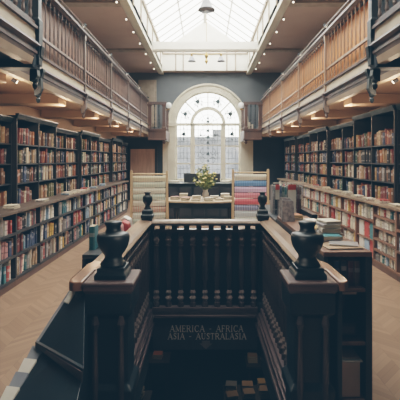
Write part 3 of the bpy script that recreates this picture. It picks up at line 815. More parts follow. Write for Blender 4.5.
stair_rail('dark left stairwell railing with turned balusters and worn brown handrail', (-.655, 4.32), (-.655, 2.36), 20, -1)
stair_rail('dark right stairwell railing with turned balusters and worn brown handrail', (.675, 4.32), (.675, 2.36), 20, 1)
# newels
def newel(c, w, big, label):
    x, y = c
    r = empty('newel_post', (x, y, 0), label, 'newel post')
    m = MB()
    if big:
        m.lathe([(w, -.12), (w, .10), (w - .02, .13), (w - .02, .34), (w, .37), (w, .42), (w - .025, .45), (w - .025, .80), (w, .83), (w, .94)], (x, y, 0), square=True)
        m.build('newel_block', M['dark'], r, bevel=.006)
        # raised turned half columns on the faces
        for dx in (-.55, .55):
            q = MB().lathe([(.012, .12), (.022, .16), (.012, .2), (.018, .5), (.012, .74), (.024, .78), (.012, .82)], (x + dx * w, y - w, 0), 8)
            q.build('applied_column', M['baluster'], r)
        cw = w + .012
        cp = MB().lathe([(cw - .03, .925), (cw - .012, .94), (cw - .004, .955), (cw - .004, .978)], (x, y, 0), square=True).build('cap', M['curb'], r, bevel=.004)
        MB().lathe([(cw, .978), (cw, .992), (cw - .008, 1.0)], (x, y, 0), square=True).build('cap_top', M['curb'], cp, bevel=.003)
        MB().lathe([(.086, 1.0), (.086, 1.025), (.074, 1.04), (.074, 1.06)], (x, y, 0), square=True).build('finial_base', M['dark'], cp, bevel=.004)
        f = [(.07, 1.06), (.073, 1.07), (.06, 1.085), (.048, 1.105), (.050, 1.12), (.066, 1.14), (.082, 1.168), (.090, 1.20), (.091, 1.222), (.086, 1.236), (.06, 1.243), (.046, 1.25), (.040, 1.265), (.042, 1.28), (.048, 1.292), (.049, 1.302), (.030, 1.308), (.001, 1.310)]
        MB().lathe(f, (x, y, 0), 28).build('finial', M['dark'], r, smooth=True)
    else:
        m.lathe([(w, -.12), (w, .10), (w - .012, .12), (w - .012, .85), (w, .88), (w, 1.02), (w + .008, 1.03), (w + .008, 1.055), (w - .004, 1.065), (w - .004, 1.10), (w - .02, 1.12)], (x, y, 0), square=True)
        m.build('newel_block', M['dark'], r, bevel=.004)
        f = [(.042, 1.12), (.034, 1.135), (.024, 1.15), (.034, 1.17), (.052, 1.20), (.054, 1.24), (.046, 1.26), (.028, 1.27), (.028, 1.285), (.038, 1.295), (.038, 1.30), (.001, 1.305)]
        MB().lathe(f, (x, y, 0), 20).build('finial', M['dark'], r, smooth=True)
    return r
newel(NL, .125, True, 'large dark newel post with urn finial, near left corner of the stairwell')
newel(NR, .122, True, 'large dark newel post with urn finial, near right corner of the stairwell')
newel(FLn, .058, False, 'small dark newel post with urn finial, far left corner of the stairwell')
newel(FRn, .058, False, 'small dark newel post with urn finial, far right corner of the stairwell')
# cap returns on the outside of the near newels
for sx, nx_, ny_ in ((-1, NL[0], NL[1]), (1, NR[0], NR[1])):
    m = MB()
    xo = .735 if sx < 0 else .775
    no = abs(nx_) + .138
    m.prism([(sx * no, 2.125), (sx * (xo - .035), 2.115), (sx * (xo - .008), 2.135), (sx * xo, 2.18), (sx * xo, 2.50), (sx * (xo - .03), 2.58), (sx * .61, 2.58), (sx * .60, 2.392), (sx * no, 2.392)], 'z', .95, 1.004)
    m.box(sx * no, sx * (xo - .035), 2.15, 2.38, .0, .95, 1)
    tag(m.build('handrail_shoulder', [M['shoulder'], M['dark']], bevel=.008), f'worn wooden shoulder of the handrail beside the near {side_name(sx)} newel post', 'handrail')

# curbs and stairwell lining
for i, sx in enumerate((-1, 1)):
    t = MB()
    t.box(sx * .565, sx * .62, HY0, HY1, -.14, .015); t.box(sx * .548, sx * .565, HY0, 4.34, -.045, -.015)
    t.box(sx * .54, sx * .565, HY0, 4.34, -.14, -.10)
    t.box(sx * .62, sx * .78, HY0 + 1.1, HY1, 0, .015)
    struct(t.build('trim_%d' % (10 + i), M['curb'], bevel=.006))
struct(MB().box(-.565, .565, 4.31, 4.42, -.05, .015).box(-.565, .565, 4.295, 4.31, -.05, -.02).build('trim_12', M['curb'], bevel=.005))
# lettered board
sg = empty('lettered_board', (0, 4.34, -.34), 'dark board across the stairwell reading AMERICA AFRICA ASIA AUSTRALASIA with a downward arrow', 'sign')
bd = B(-.565, .565, 4.325, 4.36, -.40, -.05).build('board', M['fasciadark'], sg)
GL = {  # strokes: (x0,y0,x1,y1,w) in a unit-high box; w thick or thin; serifs (x,y)
 'A': (.78, [(.06, 0, .39, 1, .05), (.39, 1, .72, 0, .12), (.2, .36, .6, .36, .05)], [(.06, 0), (.72, 0)]),
 'M': (.95, [(.12, 0, .12, 1, .05), (.12, 1, .48, .1, .12), (.48, .1, .83, 1, .05), (.83, 1, .83, 0, .12)], [(.12, 0), (.83, 0), (.1, 1), (.85, 1)]),
 'E': (.62, [(.14, 0, .14, 1, .12), (.14, .97, .52, .97, .06), (.14, .52, .45, .52, .06), (.14, .03, .56, .03, .06), (.53, .82, .53, .98, .05), (.56, .02, .56, .2, .05), (.45, .42, .45, .62, .05)], [(.14, 0), (.14, 1)]),
 'R': (.74, [(.14, 0, .14, 1, .12), (.14, .97, .42, .97, .06), (.42, .97, .57, .86, .09), (.57, .86, .57, .64, .11), (.57, .64, .42, .51, .09), (.42, .51, .14, .5, .06), (.38, .5, .70, 0, .11)], [(.14, 0), (.14, 1), (.70, 0)]),
 'I': (.34, [(.17, 0, .17, 1, .12)], [(.17, 0), (.17, 1)]),
 'C': (.76, [(.68, .2, .55, .06, .07), (.55, .06, .36, .02, .07), (.36, .02, .16, .18, .1), (.16, .18, .09, .5, .12), (.09, .5, .16, .82, .12), (.16, .82, .36, .98, .1), (.36, .98, .55, .95, .07), (.55, .95, .67, .82, .07), (.67, .72, .67, 1, .05)], []),
 'F': (.60, [(.14, 0, .14, 1, .12), (.14, .97, .52, .97, .06), (.14, .52, .45, .52, .06), (.53, .82, .53, .98, .05), (.45, .42, .45, .62, .05)], [(.14, 0), (.14, 1)]),
 'S': (.58, [(.48, .86, .34, .98, .07), (.34, .98, .17, .92, .08), (.17, .92, .12, .74, .1), (.12, .74, .28, .56, .12), (.28, .56, .46, .40, .12), (.46, .40, .48, .2, .1), (.48, .2, .34, .03, .08), (.34, .03, .12, .12, .07), (.1, .02, .1, .26, .05), (.5, .74, .5, .98, .05)], []),
 'U': (.76, [(.14, 1, .14, .3, .12), (.14, .3, .24, .08, .1), (.24, .08, .4, .02, .08), (.4, .02, .56, .1, .07), (.56, .1, .63, .3, .05), (.63, .3, .63, 1, .05)], [(.14, 1), (.63, 1)]),
 'T': (.68, [(.34, 0, .34, 1, .12), (.04, .97, .64, .97, .06), (.05, .78, .05, .98, .05), (.63, .78, .63, .98, .05)], [(.34, 0)]),
 'L': (.62, [(.14, 0, .14, 1, .12), (.14, .03, .56, .03, .06), (.56, .02, .56, .22, .05)], [(.14, 0), (.14, 1)]),
 '-': (.5, [(.08, .45, .42, .45, .06)], []), ' ': (.40, [], [])}
def word_line(txt, xa, xb_, z0, h, name):
    sp = .10; W = (sum(GL[ch][0] + sp for ch in txt) - sp) * h; x = 0; mb = MB(); yb = 4.3215; fx = (xb_ - xa) / W
    def stroke(ax, az, bx, bz, w):
        d = Vector((bx - ax, bz - az)); l = d.length; d /= l; n = Vector((-d.y, d.x)) * w / 2; e = d * .02 * h
        p = [(ax - e.x + n.x, az - e.y + n.y), (ax - e.x - n.x, az - e.y - n.y), (bx + e.x - n.x, bz + e.y - n.y), (bx + e.x + n.x, bz + e.y + n.y)]
        mb.prism(p, 'y', yb, 4.3255)
    for ch in txt:
        wd, st, sf = GL[ch]
        for (a, b, c, d, w) in st: stroke(x + a * h, z0 + b * h, x + c * h, z0 + d * h, w * h * 1.15)
        for (a, b) in sf: stroke(x + (a - .11) * h, z0 + (b * .97 + .015) * h, x + (a + .11) * h, z0 + (b * .97 + .015) * h, .045 * h)
        x += (wd + sp) * h
    mb.v = [(xa + vx_ * fx, vy_, vz_) for vx_, vy_, vz_ in mb.v]
    return mb.build(name, M['letter'], bd)
for wd_, xa, xb_, z0, h in (('AMERICA', -.380, -.005, -.208, .070), ('AFRICA', .120, .413, -.208, .070), ('ASIA', -.402, -.220, -.288, .066), ('AUSTRALASIA', -.098, .446, -.288, .066), ('-', .045, .070, -.208, .070), ('-', -.175, -.145, -.288, .066)):
    word_line(wd_, xa, xb_, z0, h, 'lettering')
m = MB(); m.prism([(.01 - .045, -.305), (.01 + .045, -.305), (.01 + .045, -.335), (.01 + .068, -.335), (.01, -.395), (.01 - .068, -.335), (.01 - .045, -.335)], 'y', 4.3215, 4.3255)
m.build('arrow', M['post'], bd)
# stairwell lining, basement
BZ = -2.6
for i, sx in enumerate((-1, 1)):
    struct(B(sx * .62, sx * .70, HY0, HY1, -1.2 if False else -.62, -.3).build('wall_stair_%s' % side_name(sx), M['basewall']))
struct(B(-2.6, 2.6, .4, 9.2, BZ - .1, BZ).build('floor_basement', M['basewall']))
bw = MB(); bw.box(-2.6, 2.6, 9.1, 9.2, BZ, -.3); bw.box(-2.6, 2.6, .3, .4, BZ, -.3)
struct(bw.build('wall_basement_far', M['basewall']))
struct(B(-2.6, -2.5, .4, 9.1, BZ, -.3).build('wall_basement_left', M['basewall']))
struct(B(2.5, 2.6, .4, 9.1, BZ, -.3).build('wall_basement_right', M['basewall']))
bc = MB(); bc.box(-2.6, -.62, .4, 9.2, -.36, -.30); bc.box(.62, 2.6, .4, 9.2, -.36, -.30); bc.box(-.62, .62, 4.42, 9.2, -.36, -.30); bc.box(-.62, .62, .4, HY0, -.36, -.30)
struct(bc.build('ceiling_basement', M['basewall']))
st = empty('staircase', (0, 1.2, BZ), 'dark wooden staircase descending from the near edge of the stairwell', 'staircase')
ns = 14; run = 3.0 / ns; rise = -BZ / ns
for k in range(ns):
    y = HY0 + .02 + k * run; z = -(k + 1) * rise
    if k == ns - 1: break
    MB().box(-.54, .54, y, y + run + .03, z - .035, z).box(-.54, .54, y - .0, y + .02, z, z + rise - .04).build('tread', M['tread'], st, bevel=.004)
for sx in (-1, 1):
    MB().prism([(HY0, .0 - .16), (HY0, -.42), (HY0 + 3.0, BZ), (HY0 + 3.2, BZ), (HY0 + 3.2, BZ + .25)], 'x', sx * .54, sx * .58).build('string', M['fasciadark'], st)

# basement book tables
def base_table(x0, x1, y0, y1, zt, label, cols):
    r = empty('display_table', ((x0 + x1) / 2, (y0 + y1) / 2, BZ), label, 'table')
    B(x0, x1, y0, y1, zt - .04, zt).build('table_top', M['tread'], r, bevel=.004)
    for ax in (x0 + .03, x1 - .07):
        for ay in (y0 + .03, y1 - .07): B(ax, ax + .04, ay, ay + .04, BZ, zt - .04).build('leg', M['tread'], r)
    n = 0
    nx_ = max(1, int((x1 - x0) / .23)); ny_ = max(1, int((y1 - y0) / .2))
    for i in range(nx_):
        for j in range(ny_):
            for q in range(rr.choice([1, 2, 3])):
                ci = rr.choice(cols)
                cxp = x0 + (i + .5) * (x1 - x0) / nx_; cyp = y0 + (j + .5) * (y1 - y0) / ny_
                flat_book(cxp, cyp, zt + q * .04, .17, .15, .036, ci, rr.uniform(-.15, .15),
                          f'{BC[ci][0]} book, {ORD[q]} up in pile {("front left","front middle","front right","front end")[min(i,3)] if j==0 else ("back left","back middle","back right","back end")[min(i,3)]} of the {cat_}', 'books on the basement tables')
cat_ = 'left basement table'; base_table(-1.05, -.62, 6.9, 7.3, -1.85, 'low dark table with a few books in the basement, left', [6, 14, 0, 1])
cat_ = 'right basement table'; base_table(.72, 1.2, 6.9, 7.3, -1.92, 'low dark table with tan books in the basement, far right', [1, 17, 6])
cat_ = 'nearest basement table'; base_table(.28, 1.02, 5.85, 6.25, -1.86, 'dark table spread with bright books at the foot of the stairs', [2, 1, 17, 11, 1, 7])
cat_ = 'near left basement table'; base_table(-1.2, -.8, 5.8, 6.1, -1.86, 'small dark table holding tan books at the lower left of the stairs', [1, 2])
lamp('POINT', (0, 1.7, 1.5), 7, (1, .82, .66), .35)  # added fill light for lettering and balusters, has no fixture
lamp('POINT', (.75, 6.4, -1.0), 3, (1, .75, .5), .1)
lamp('POINT', (-.85, 6.8, -1.0), 2.2, (1, .7, .5), .1)

# ------------------------------------------------------------------ left near display stand
r = empty('display_stand', (-.7, 2.0, 0), 'dark sloping two-tier display stand beside the near left newel post', 'display stand')
A_ = (-.775, 2.42, .93); Bq = (-.60, 2.30, .93); C_ = (-.53, 1.75, .735); D_ = (-.835, 2.0, .735)
def slab(a, b, c, d, t): return MB().hexa([(p[0], p[1], p[2] - t) for p in (d, c, b, a)] + [p for p in (d, c, b, a)])
slab((-.735, 2.26, .95), (-.66, 2.20, .95), C_, D_, .03).build('upper_board', M['dark'], r, bevel=.003)
E_ = (-.93, 1.42, .44); F_ = (-.50, 1.22, .44)
slab((-.815, 2.0, .70), (-.54, 1.78, .70), F_, E_, .03).build('lower_board', M['dark'], r, bevel=.003)
m = MB()
m.hexa([(-.845, 1.99, .715), (-.53, 1.735, .715), (-.53, 1.755, .715), (-.845, 2.01, .715), (-.845, 1.99, .745), (-.53, 1.735, .745), (-.53, 1.755, .745), (-.845, 2.01, .745)])
m.build('front_lip', M['dark'], r)
m = MB(); m.hexa([(-.775, 1.925, .72), (-.53, 1.725, .69), (-.53, 1.73, .69), (-.775, 1.93, .72), (-.765, 1.922, .735), (-.53, 1.725, .735), (-.53, 1.73, .735), (-.765, 1.927, .735)])
m.build('lip_edge', M['curb'], r)
m = MB(); m.tube((-.735, 2.26, .95), (-.84, 2.0, .74), .008, 6); m.build('metal_edge', M['lampglass'], r)
m = MB()
m.hexa([(-.82, 2.1, 0), (-.82, 1.5, 0), (-.56, 1.4, 0), (-.60, 2.1, 0), (-.74, 2.20, .86), (-.86, 1.5, .44), (-.56, 1.4, .42), (-.62, 2.1, .84)])
m.build('body', M['dark'], r)
for k in range(10):
    y = 2.0 - k * .066; z = .715 - k * .030; x = -.845 - k * .0101
    w = .05
    m = MB(); m.hexa([(x - .026, y - .058, z - .038), (x + .030, y - .068, z - .038), (x + .044, y - .006, z - .010), (x - .021, y + .007, z - .010),
                      (x - .026, y - .058, z - .034), (x + .030, y - .068, z - .034), (x + .044, y - .006, z + .004), (x - .021, y + .007, z + .004)])
    m2 = M['paper'] if k % 2 else M['lampglass']
    tag(m.build('postcard', m2), f'{"white" if k%2 else "grey"} card at the edge of the left display stand, {ORD[k]} from top', 'card', 'cards along the left display stand')
P_ = lambda t, o, dz: (-.735 - .105 * t + o, 2.26 - .26 * t - o * .75, .951 - .215 * t + dz)
m = MB(); m.hexa([P_(.04, .004, .0), P_(.34, .004, .0), P_(.34, .04, .0), P_(.04, .04, .0), P_(.04, .004, .006), P_(.34, .004, .006), P_(.34, .04, .006), P_(.04, .04, .006)])
tag(m.build('card', M['paper']), 'narrow white card at the top corner of the upper left display board', 'card')

# left cabinet outside the railing with wrapped goods on top
def cabinet(x0, x1, y0, y1, zt, label, shelves, wood, facing=-1):
    r = empty('display_cabinet', ((x0 + x1) / 2, (y0 + y1) / 2, 0), label, 'cabinet')
    B(x0, x1, y0, y1, zt - .035, zt).build('top', wood[0], r, bevel=.005)
    B(x0, x0 + .03, y0, y1, 0, zt - .035).build('side_panel', wood[1], r, bevel=.003)
    B(x1 - .045, x1, y0, y1, 0, zt - .035).build('side_panel', wood[1], r, bevel=.003)
    B(x0 + .03, x1 - .045, y1 - .02, y1, 0, zt - .035).build('back_panel', wood[1], r)
    B(x0 + .03, x1 - .045, y0 + .4, y0 + .42, 0, zt - .035).build('inner_panel', M['brownshelf'], r)
    for z in shelves: B(x0 + .03, x1 - .045, y0 + .005, y0 + .4, z - .025, z).build('shelf', wood[0], r, bevel=.003)
    return r
cabinet(-1.0, -.76, 3.25, 4.6, .88, 'dark low cabinet along the outside of the left stair railing', (.03, .45), (M['dark2'], M['dark2']))
for k, (x, y, w, h, ci) in enumerate([(-.86, 3.75, .14, .13, 8), (-.88, 3.95, .15, .16, 14), (-.84, 4.12, .14, .15, 10), (-.86, 4.3, .15, .17, 8), (-.90, 4.47, .13, .14, 15), (-.93, 3.6, .12, .10, 7)]):
    m = MB(); m.prism([(x - w / 2, .881), (x + w / 2, .881), (x + w / 2 - .01, .88 + h * .8), (x, .88 + h), (x - w / 2 + .01, .88 + h * .75)], 'y', y - .07, y + .07)
    m.box(x - w / 2 - .002, x + w / 2 + .002, y - .012, y + .012, .885, .88 + h * .4, 1)
    tag(m.build('gift_package', [BM_[ci], M['paper']], bevel=.012), f'{BC[ci][0]} wrapped package on the left cabinet, {ORD[k]} placed beside the left handrail', 'package', 'packages along the left handrail')
o = put_book(-.97, 3.42, .881, .05, .20, .12, 12, PI / 2, 0, 'teal book standing on the near end of the left cabinet', None)

# ------------------------------------------------------------------ right cabinet and its contents
wd = (M['brownshelf'], M['dark2'])
cabinet(.80, 1.13, 2.70, 4.45, 1.03, 'open-fronted dark cabinet with shelves beside the near right newel post', (.03, .42, .78), wd)
r = empty('storage_box', (.96, 2.85, .42), 'tan cardboard box on the middle shelf of the right cabinet', 'box')
B(.87, 1.07, 2.82, 3.05, .56, .72).build('box_body', M['carton'], r, bevel=.004)
r.location.z = .56
o = B(.84, 1.07, 2.76, 3.0, .421, .53).build('dark_bag', M['black'], bevel=.03); tag(o, 'dark soft bag under the tan box in the right cabinet', 'bag')
o = B(.845, .94, 2.74, 2.78, .421, .72).build('folder', M['carton'], bevel=.003); tag(o, 'tan folder upright in the middle of the right cabinet', 'folder')
r = empty('paper_carton', (.95, 2.85, .03), 'tall cream cardboard carton on the bottom shelf of the right cabinet', 'box')
B(.84, 1.06, 2.73, 3.0, .031, .30).build('carton_body', M['carton'], r, bevel=.004)
MB().hexa([(.835, 2.70, .285), (1.065, 2.70, .285), (1.065, 3.0, .30), (.835, 3.0, .30), (.835, 2.70, .292), (1.065, 2.70, .292), (1.065, 3.0, .307), (.835, 3.0, .307)]).build('carton_flap', M['paper'], r)
for k, (ci, x) in enumerate([(4, .86), (9, .91), (4, .96), (3, 1.01), (0, 1.055)]):
    put_book(x, 2.76, .781, .04, .17, .15, ci, PI / 2, 0, f'{BC[ci][0]} book upright on the top shelf of the right cabinet, {ORD[k]} from left', 'books in the right cabinet')
# magazines and books on the cabinet top
gt = 'books lying on the right cabinet'
for k, (x, y, z, w, d, t, ci, a, lab) in enumerate([
    (.97, 2.86, 1.03, .26, .20, .010, 1, .1, 'tan magazine lying at the near end of the right cabinet'),
    (1.0, 2.89, 1.041, .20, .15, .008, 7, -.3, 'grey leaflet on top of the tan magazine, right cabinet'),
    (.95, 3.03, 1.05, .15, .10, .03, 12, 0, 'teal book behind the tan magazine on the right cabinet'),
    (1.0, 3.55, 1.03, .12, .16, .03, 17, .2, 'ochre booklet beside the teal book, right cabinet'),
    (1.0, 3.22, 1.03, .16, .20, .045, 4, .05, 'charcoal book at the bottom of the middle pile, right cabinet'),
    (1.0, 3.22, 1.077, .15, .19, .035, 8, -.1, 'white book in the middle pile on the right cabinet'),
    (.99, 3.22, 1.114, .14, .18, .03, 7, .1, 'grey book in the middle pile on the right cabinet'),
    (1.0, 3.23, 1.146, .13, .17, .02, 15, .2, 'ivory book topmost of the middle pile, right cabinet'),
    (.93, 4.2, 1.03, .15, .2, .03, 11, .1, 'mustard book lying near the far end of the right cabinet'),
    (.93, 4.2, 1.062, .13, .18, .02, 6, .2, 'terracotta book on the mustard book, right cabinet'),
    (1.06, 3.95, 1.03, .12, .16, .03, 8, .3, 'white booklet near the black table rim, right cabinet')]):
    flat_book(x, y, z, w, d, t, ci, a, lab, gt)
# second table beyond with black rim
r = empty('display_table', (1.02, 5.3, 0), 'black-rimmed display table beyond the right cabinet with upright books', 'table')
B(.80, 1.24, 4.5, 6.1, .94, .97).build('table_top', M['dark2'], r, bevel=.004)
m = MB(); m.box(1.20, 1.26, 4.48, 6.1, .975, 1.04); m.box(.80, 1.25, 4.48, 4.5, .93, .99); m.build('rim', M['black'], r, bevel=.004)
for ax in (.83, 1.17):
    for ay in (4.55, 6.0): B(ax, ax + .05, ay, ay + .05, 0, .94).build('leg', M['dark2'], r)
cl = [7, 4, 7, 9, 16, 12, 4, 9, 16, 4, 3, 0]
for k, ci in enumerate(cl):
    put_book(.86 + k * .031, 5.02, .971, .028, .36 - (k % 3) * .01, .16, ci, PI / 2, 0, f'tall {BC[ci][0]} book standing on the black-rimmed table, {ORD[k]} from left', 'tall books on the black-rimmed table')
for nm, x, w, zz in (('left', .875, .05, 1.27), ('right', 1.03, .10, 1.13)):
    r = empty('sign_card', (x, 4.99, .97), f'{"small red-topped" if nm=="left" else "white"} card with red heading in front of the tall dark books, {nm}', 'card')
    B(x, x + w, 4.965, 4.972, .971 if nm == 'right' else 1.16, 1.34).build('card', M['paper'], r)
    B(x, x + w, 4.961, 4.965, 1.28, 1.345).build('red_heading', BM_[10], r)
    if nm == 'right': B(x + .03, x + .06, 4.961, 4.965, 1.04, 1.08).build('emblem', M['lead'], r)
r = empty('book_holder', (1.02, 5.02, .97), 'clear acrylic holder with a pale top edge around the tall books', 'holder')
B(.845, 1.24, 4.995, 5.0, .971, 1.365).build('front_pane', M['acrylic'], r)
B(.845, 1.24, 4.92, 4.935, 1.362, 1.372).build('top_edge', M['paper'], r)
# packets of grey booklets standing beside the rail
for k in range(7):
    y = 4.35 + (k % 7) * .10 - .35; x = .835 + .012 * k
    m = MB(); m.hexa([(x - .06, y, 1.031), (x + .07, y + .02, 1.031), (x + .07, y + .05, 1.031), (x - .06, y + .03, 1.031), (x - .05, y + .03, 1.24), (x + .06, y + .05, 1.23), (x + .06, y + .07, 1.23), (x - .05, y + .05, 1.24)])
    if y > 4.42: m.v = [(a, b, c - .06) for a, b, c in m.v]
    tag(m.build('booklet', [M['booklet'], BM_[7], M['acrylic']][k % 3]), f'grey plastic-wrapped booklet leaning by the right handrail, {ORD[k]} nearest', 'booklet', 'wrapped booklets by the right handrail')

# ------------------------------------------------------------------ wrapping paper racks
def rack(x0, x1, y, zt, cols, nm):
    r = empty('paper_rack', ((x0 + x1) / 2, y, 0), f'pale wooden rack of hanging paper sheets, {nm}', 'rack', 'paper racks beyond the stairwell')
    for x in (x0, x1): MB().lathe([(.022, 0), (.022, zt - .02), (.017, zt)], (x, y, 0), square=True).build('upright', M['pine'], r, bevel=.003)
    for z in (zt - .07, .25): MB().tube((x0, y, z), (x1, y, z), .013, 8).build('crossbar', M['pine'], r)
    for x in (x0, x1): MB().tube((x, y + .45, 0), (x, y + .02, zt - .15), .015, 6).build('back_leg', M['pine'], r)
    n = len(cols); top = zt - .13
    for k, (cn, c, c2) in enumerate(cols):
        z = top - k * .122; yy = y - .01
        mt = stripe_mat('paper_%s_%s' % (cn.replace(' ', '_'), nm[:2]), c, c2, 9, 'X', .6)
        MB().tube((x0, yy + .035, z), (x1, yy + .035, z), .008, 6).build('dowel', M['pine'], r)
        m = MB()
        m.prism([(yy - .012, z - .088), (yy - .02, z - .02), (yy - .01, z + .012), (yy + .02, z + .022), (yy + .055, z + .012), (yy + .062, z - .02), (yy + .05, z - .08), (yy + .045, z - .08), (yy + .048, z - .01), (yy + .02, z + .010), (yy, z - .01), (yy - .002, z - .088)], 'x', x0 + .035, x1 - .035)
        tag(m.build('paper_sheets', mt), f'{cn} paper sheets hanging on the {nm}, {ORD[k]} tier from the top', 'paper', 'paper sheets hanging on the racks')
Wt = (.70, .66, .56)
rack(-1.47, -.76, 8.0, 1.44, [('cream', (.55, .47, .33), (.66, .60, .45)), ('pale green', (.45, .52, .44), (.66, .64, .52)), ('ivory', Wt, (.58, .56, .46)),
     ('sage', (.40, .50, .44), (.62, .62, .50)), ('beige', (.58, .52, .42), Wt), ('red and green', (.55, .16, .15), (.38, .48, .36)), ('pale', Wt, (.5, .55, .5)), ('sage green', (.40, .48, .42), (.6, .6, .5))], 'left rack')
rack(.56, 1.26, 8.0, 1.47, [('cream', (.60, .55, .44), (.68, .64, .54)), ('sky blue', (.10, .25, .50), (.20, .36, .60)), ('lavender', (.55, .38, .62), (.70, .56, .68)), ('coral pink', (.66, .16, .22), (.72, .32, .36)),
     ('rose red', (.60, .08, .12), (.66, .18, .20)), ('navy', (.10, .12, .25), (.40, .42, .52)), ('pale blue', (.46, .54, .58), (.58, .64, .66)), ('white', Wt, (.55, .6, .6))], 'right rack')

# ------------------------------------------------------------------ table, plant, counter
TX, TY, TRX, TRY, TZ = -.04, 8.95, 1.06, .62, .78
r = empty('oval_table', (TX, TY, 0), 'oval table with pale wooden top and dark apron beyond the stairwell', 'table')
def oval(rx, ry, z0, z1, n=32):
    m = MB()
    m.prism([(TX + rx * math.cos(2 * PI * k / n), TY + ry * math.sin(2 * PI * k / n)) for k in range(n)], 'z', z0, z1); return m
oval(TRX, TRY, TZ - .035, TZ).build('table_top', M['tabletop'], r, bevel=.006)
oval(TRX - .06, TRY - .06, TZ - .15, TZ - .035).build('apron', M['dark'], r)
for dx in (-.6, .6):
    for dy in (-.35, .35): MB().lathe([(.02, 0), (.03, .1), (.025, .3), (.04, .55), (.035, .63)], (TX + dx, TY + dy, 0), 10).build('leg', M['dark'], r)
k = 0
for (dx, dy, n) in [(-.62, -.15, 2), (-.45, .2, 3), (-.38, -.35, 2), (-.16, -.42, 1), (.12, -.45, 2), (.36, -.32, 1), (.55, -.12, 2), (.5, .2, 3), (-.15, .05, 2), (.25, .0, 2)]:
    for q in range(n):
        ci = rr.choice([15, 8, 2, 1, 8, 14, 7]) if q else rr.choice([0, 4, 1, 8])
        flat_book(TX + dx, TY + dy, TZ + q * .036, .19, .14, .034, ci, rr.uniform(-.3, .3), f'{BC[ci][0]} book {("lowest","second up","topmost")[q]} in the {ORD[k]} pile on the oval table', 'books lying on the oval table')
    k += 1
r = empty('flower_vase', (TX + .05, TY + .2, TZ), 'pale vase with yellow-green flowers and leaves on the oval table', 'plant')
vx, vy = TX + .05, TY + .22; r.location = (vx, vy, TZ)
MB().lathe([(.05, TZ + .001), (.07, TZ + .04), (.075, TZ + .10), (.05, TZ + .16), (.06, TZ + .19)], (vx, vy, 0), 16).build('vase', M['ceramic'], r, smooth=True)
lf = MB(); fw = MB(); sm = MB(); q = random.Random(11)
for k in range(85):
    a = q.uniform(0, 2 * PI); el = q.uniform(.45, 1.5); L = q.uniform(.26, .56) * (.75 + .3 * math.sin(el))
    tip = (vx + L * math.cos(a) * math.cos(el) * .75, vy + L * math.sin(a) * math.cos(el) * .8, TZ + .17 + L * math.sin(el))
    bs = (vx + .02 * math.cos(a), vy + .02 * math.sin(a), TZ + .17)
    sm.tube(bs, tip, .003, 3)
    for j in range(4):
        f = q.uniform(.45, 1); p = [bs[i] + (tip[i] - bs[i]) * f for i in range(3)]
        b = len(lf.v); da = q.uniform(0, 2 * PI); l = .075; w = .017
        d = Vector((math.cos(da), math.sin(da), q.uniform(-.2, .9))).normalized(); n = d.cross(Vector((0, 1, .3))).normalized() * w
        P0 = Vector(p); lf.v += [tuple(P0), tuple(P0 + d * l * .5 + n), tuple(P0 + d * l), tuple(P0 + d * l * .5 - n)]; lf.face((b, b + 1, b + 2, b + 3))
    if k % 2 == 0: MB().lathe([(.004, -.012), (.028, .006), (.020, .02), (.002, .024)], tip, 6).build('flower', M['flower'], r)
sm.build('stems', M['leaf'], r); lf.build('leaves', M['leaf'], r)

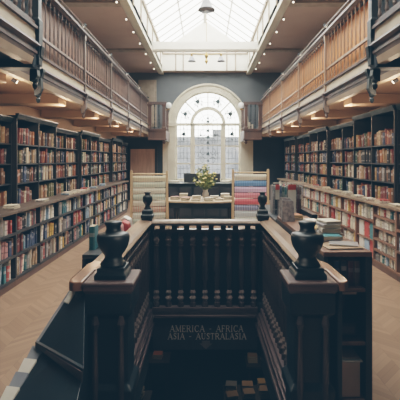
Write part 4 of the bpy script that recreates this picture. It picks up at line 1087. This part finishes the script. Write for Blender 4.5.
r = empty('sales_counter', (-.15, 11.1, 0), 'dark counter behind the oval table under the arched window', 'counter')
B(-1.12, .82, 10.85, 11.5, 0, .99).build('counter_body', M['dark'], r, bevel=.01)
B(-1.16, .86, 10.8, 11.55, .99, 1.02).build('counter_top', M['dark'], r, bevel=.006)
for k in range(5): B(-1.05 + k * .37, -.75 + k * .37, 10.835, 10.85, .12, .9).build('raised_panel', M['dark2'], r, bevel=.006)
for k, (x, w, t) in enumerate([(-.98, .26, .05), (-.62, .30, .03), (-.25, .26, .06), (.45, .30, .04), (.70, .22, .07)]):
    tag(B(x, x + w, 11.2, 11.45, 1.021, 1.021 + t).build('paper_stack', M['paper'], bevel=.004), f'stack of white paper on the dark counter, {ORD[k]} from the left', 'paper', 'paper stacks on the counter')
for k, (x, a) in enumerate([(-.38, .25), (.22, -.25)]):
    r = empty('computer_monitor', (x, 10.98, 1.02), f'black computer monitor on the counter, {("left","right")[k]} of the flowers', 'monitor')
    m = MB(); m.lathe([(.09, 0), (.085, .012), (.02, .02), (.02, .1)], (x, 11.0, 1.021), 12); m.build('stand', M['black'], r)
    m = MB(); m.hexa([(x - .2, 10.97 + a * .2, 1.03), (x + .2, 10.97 - a * .2, 1.03), (x + .2, 10.995 - a * .2, 1.03), (x - .2, 10.995 + a * .2, 1.03), (x - .2, 11.02 + a * .2, 1.28), (x + .2, 11.02 - a * .2, 1.28), (x + .2, 11.045 - a * .2, 1.28), (x - .2, 11.045 + a * .2, 1.28)])
    m.build('screen', M['black'], r, bevel=.006)
# low display behind the counter, under the window
r = empty('window_seat', (.1, 16.0, 0), 'low dark window seat under the arched window', 'bench')
B(-1.5, 1.7, 15.85, 16.27, 0, .56).build('seat_body', M['dark'], r, bevel=.01)
B(-1.55, 1.75, 15.8, 16.27, .56, .60).build('seat_top', M['dark2'], r, bevel=.01)

# ------------------------------------------------------------------ light
w = bpy.data.worlds.new('overcast_sky'); scn.world = w; w.use_nodes = True
nt = w.node_tree; bg = nt.nodes['Background']
tc = nt.nodes.new('ShaderNodeTexCoord'); sp = nt.nodes.new('ShaderNodeSeparateXYZ'); nt.links.new(tc.outputs['Generated'], sp.inputs[0])
rp = nt.nodes.new('ShaderNodeValToRGB'); e = rp.color_ramp.elements
e[0].position = .45; e[0].color = (.86, .85, .80, 1); e[1].position = .9; e[1].color = (1, .955, .86, 1)
nt.links.new(sp.outputs['Z'], rp.inputs['Fac']); nt.links.new(rp.outputs['Color'], bg.inputs['Color'])
bg.inputs['Strength'].default_value = 6.5
# warm fill lights added above the galleries, no fixtures there
for sx in (-1, 1):
    for y in (3.0, 9.0):
        lamp('POINT', (sx * 2.75, y, 3.6), 14, (1, .86, .68), .2)

# ------------------------------------------------------------------ camera and colour
cam = bpy.data.cameras.new('camera'); co = bpy.data.objects.new('camera', cam); col.objects.link(co)
co.location = (0, 0, EYE); co.rotation_euler = (PI / 2, 0, 0)
cam.sensor_width = 36; cam.sensor_fit = 'HORIZONTAL'; cam.lens = 36; cam.shift_x = -.0125; cam.shift_y = -.10
cam.clip_start = .05; cam.clip_end = 100
scn.camera = co
vs = scn.view_settings
vs.view_transform = 'Filmic'; vs.look = 'Medium High Contrast'; vs.exposure = .48
vs.use_curve_mapping = True
cm = vs.curve_mapping
for i, v in enumerate((.006, .014, .020)):
    cm.curves[i].points[0].location = (0, v)
cm.update()
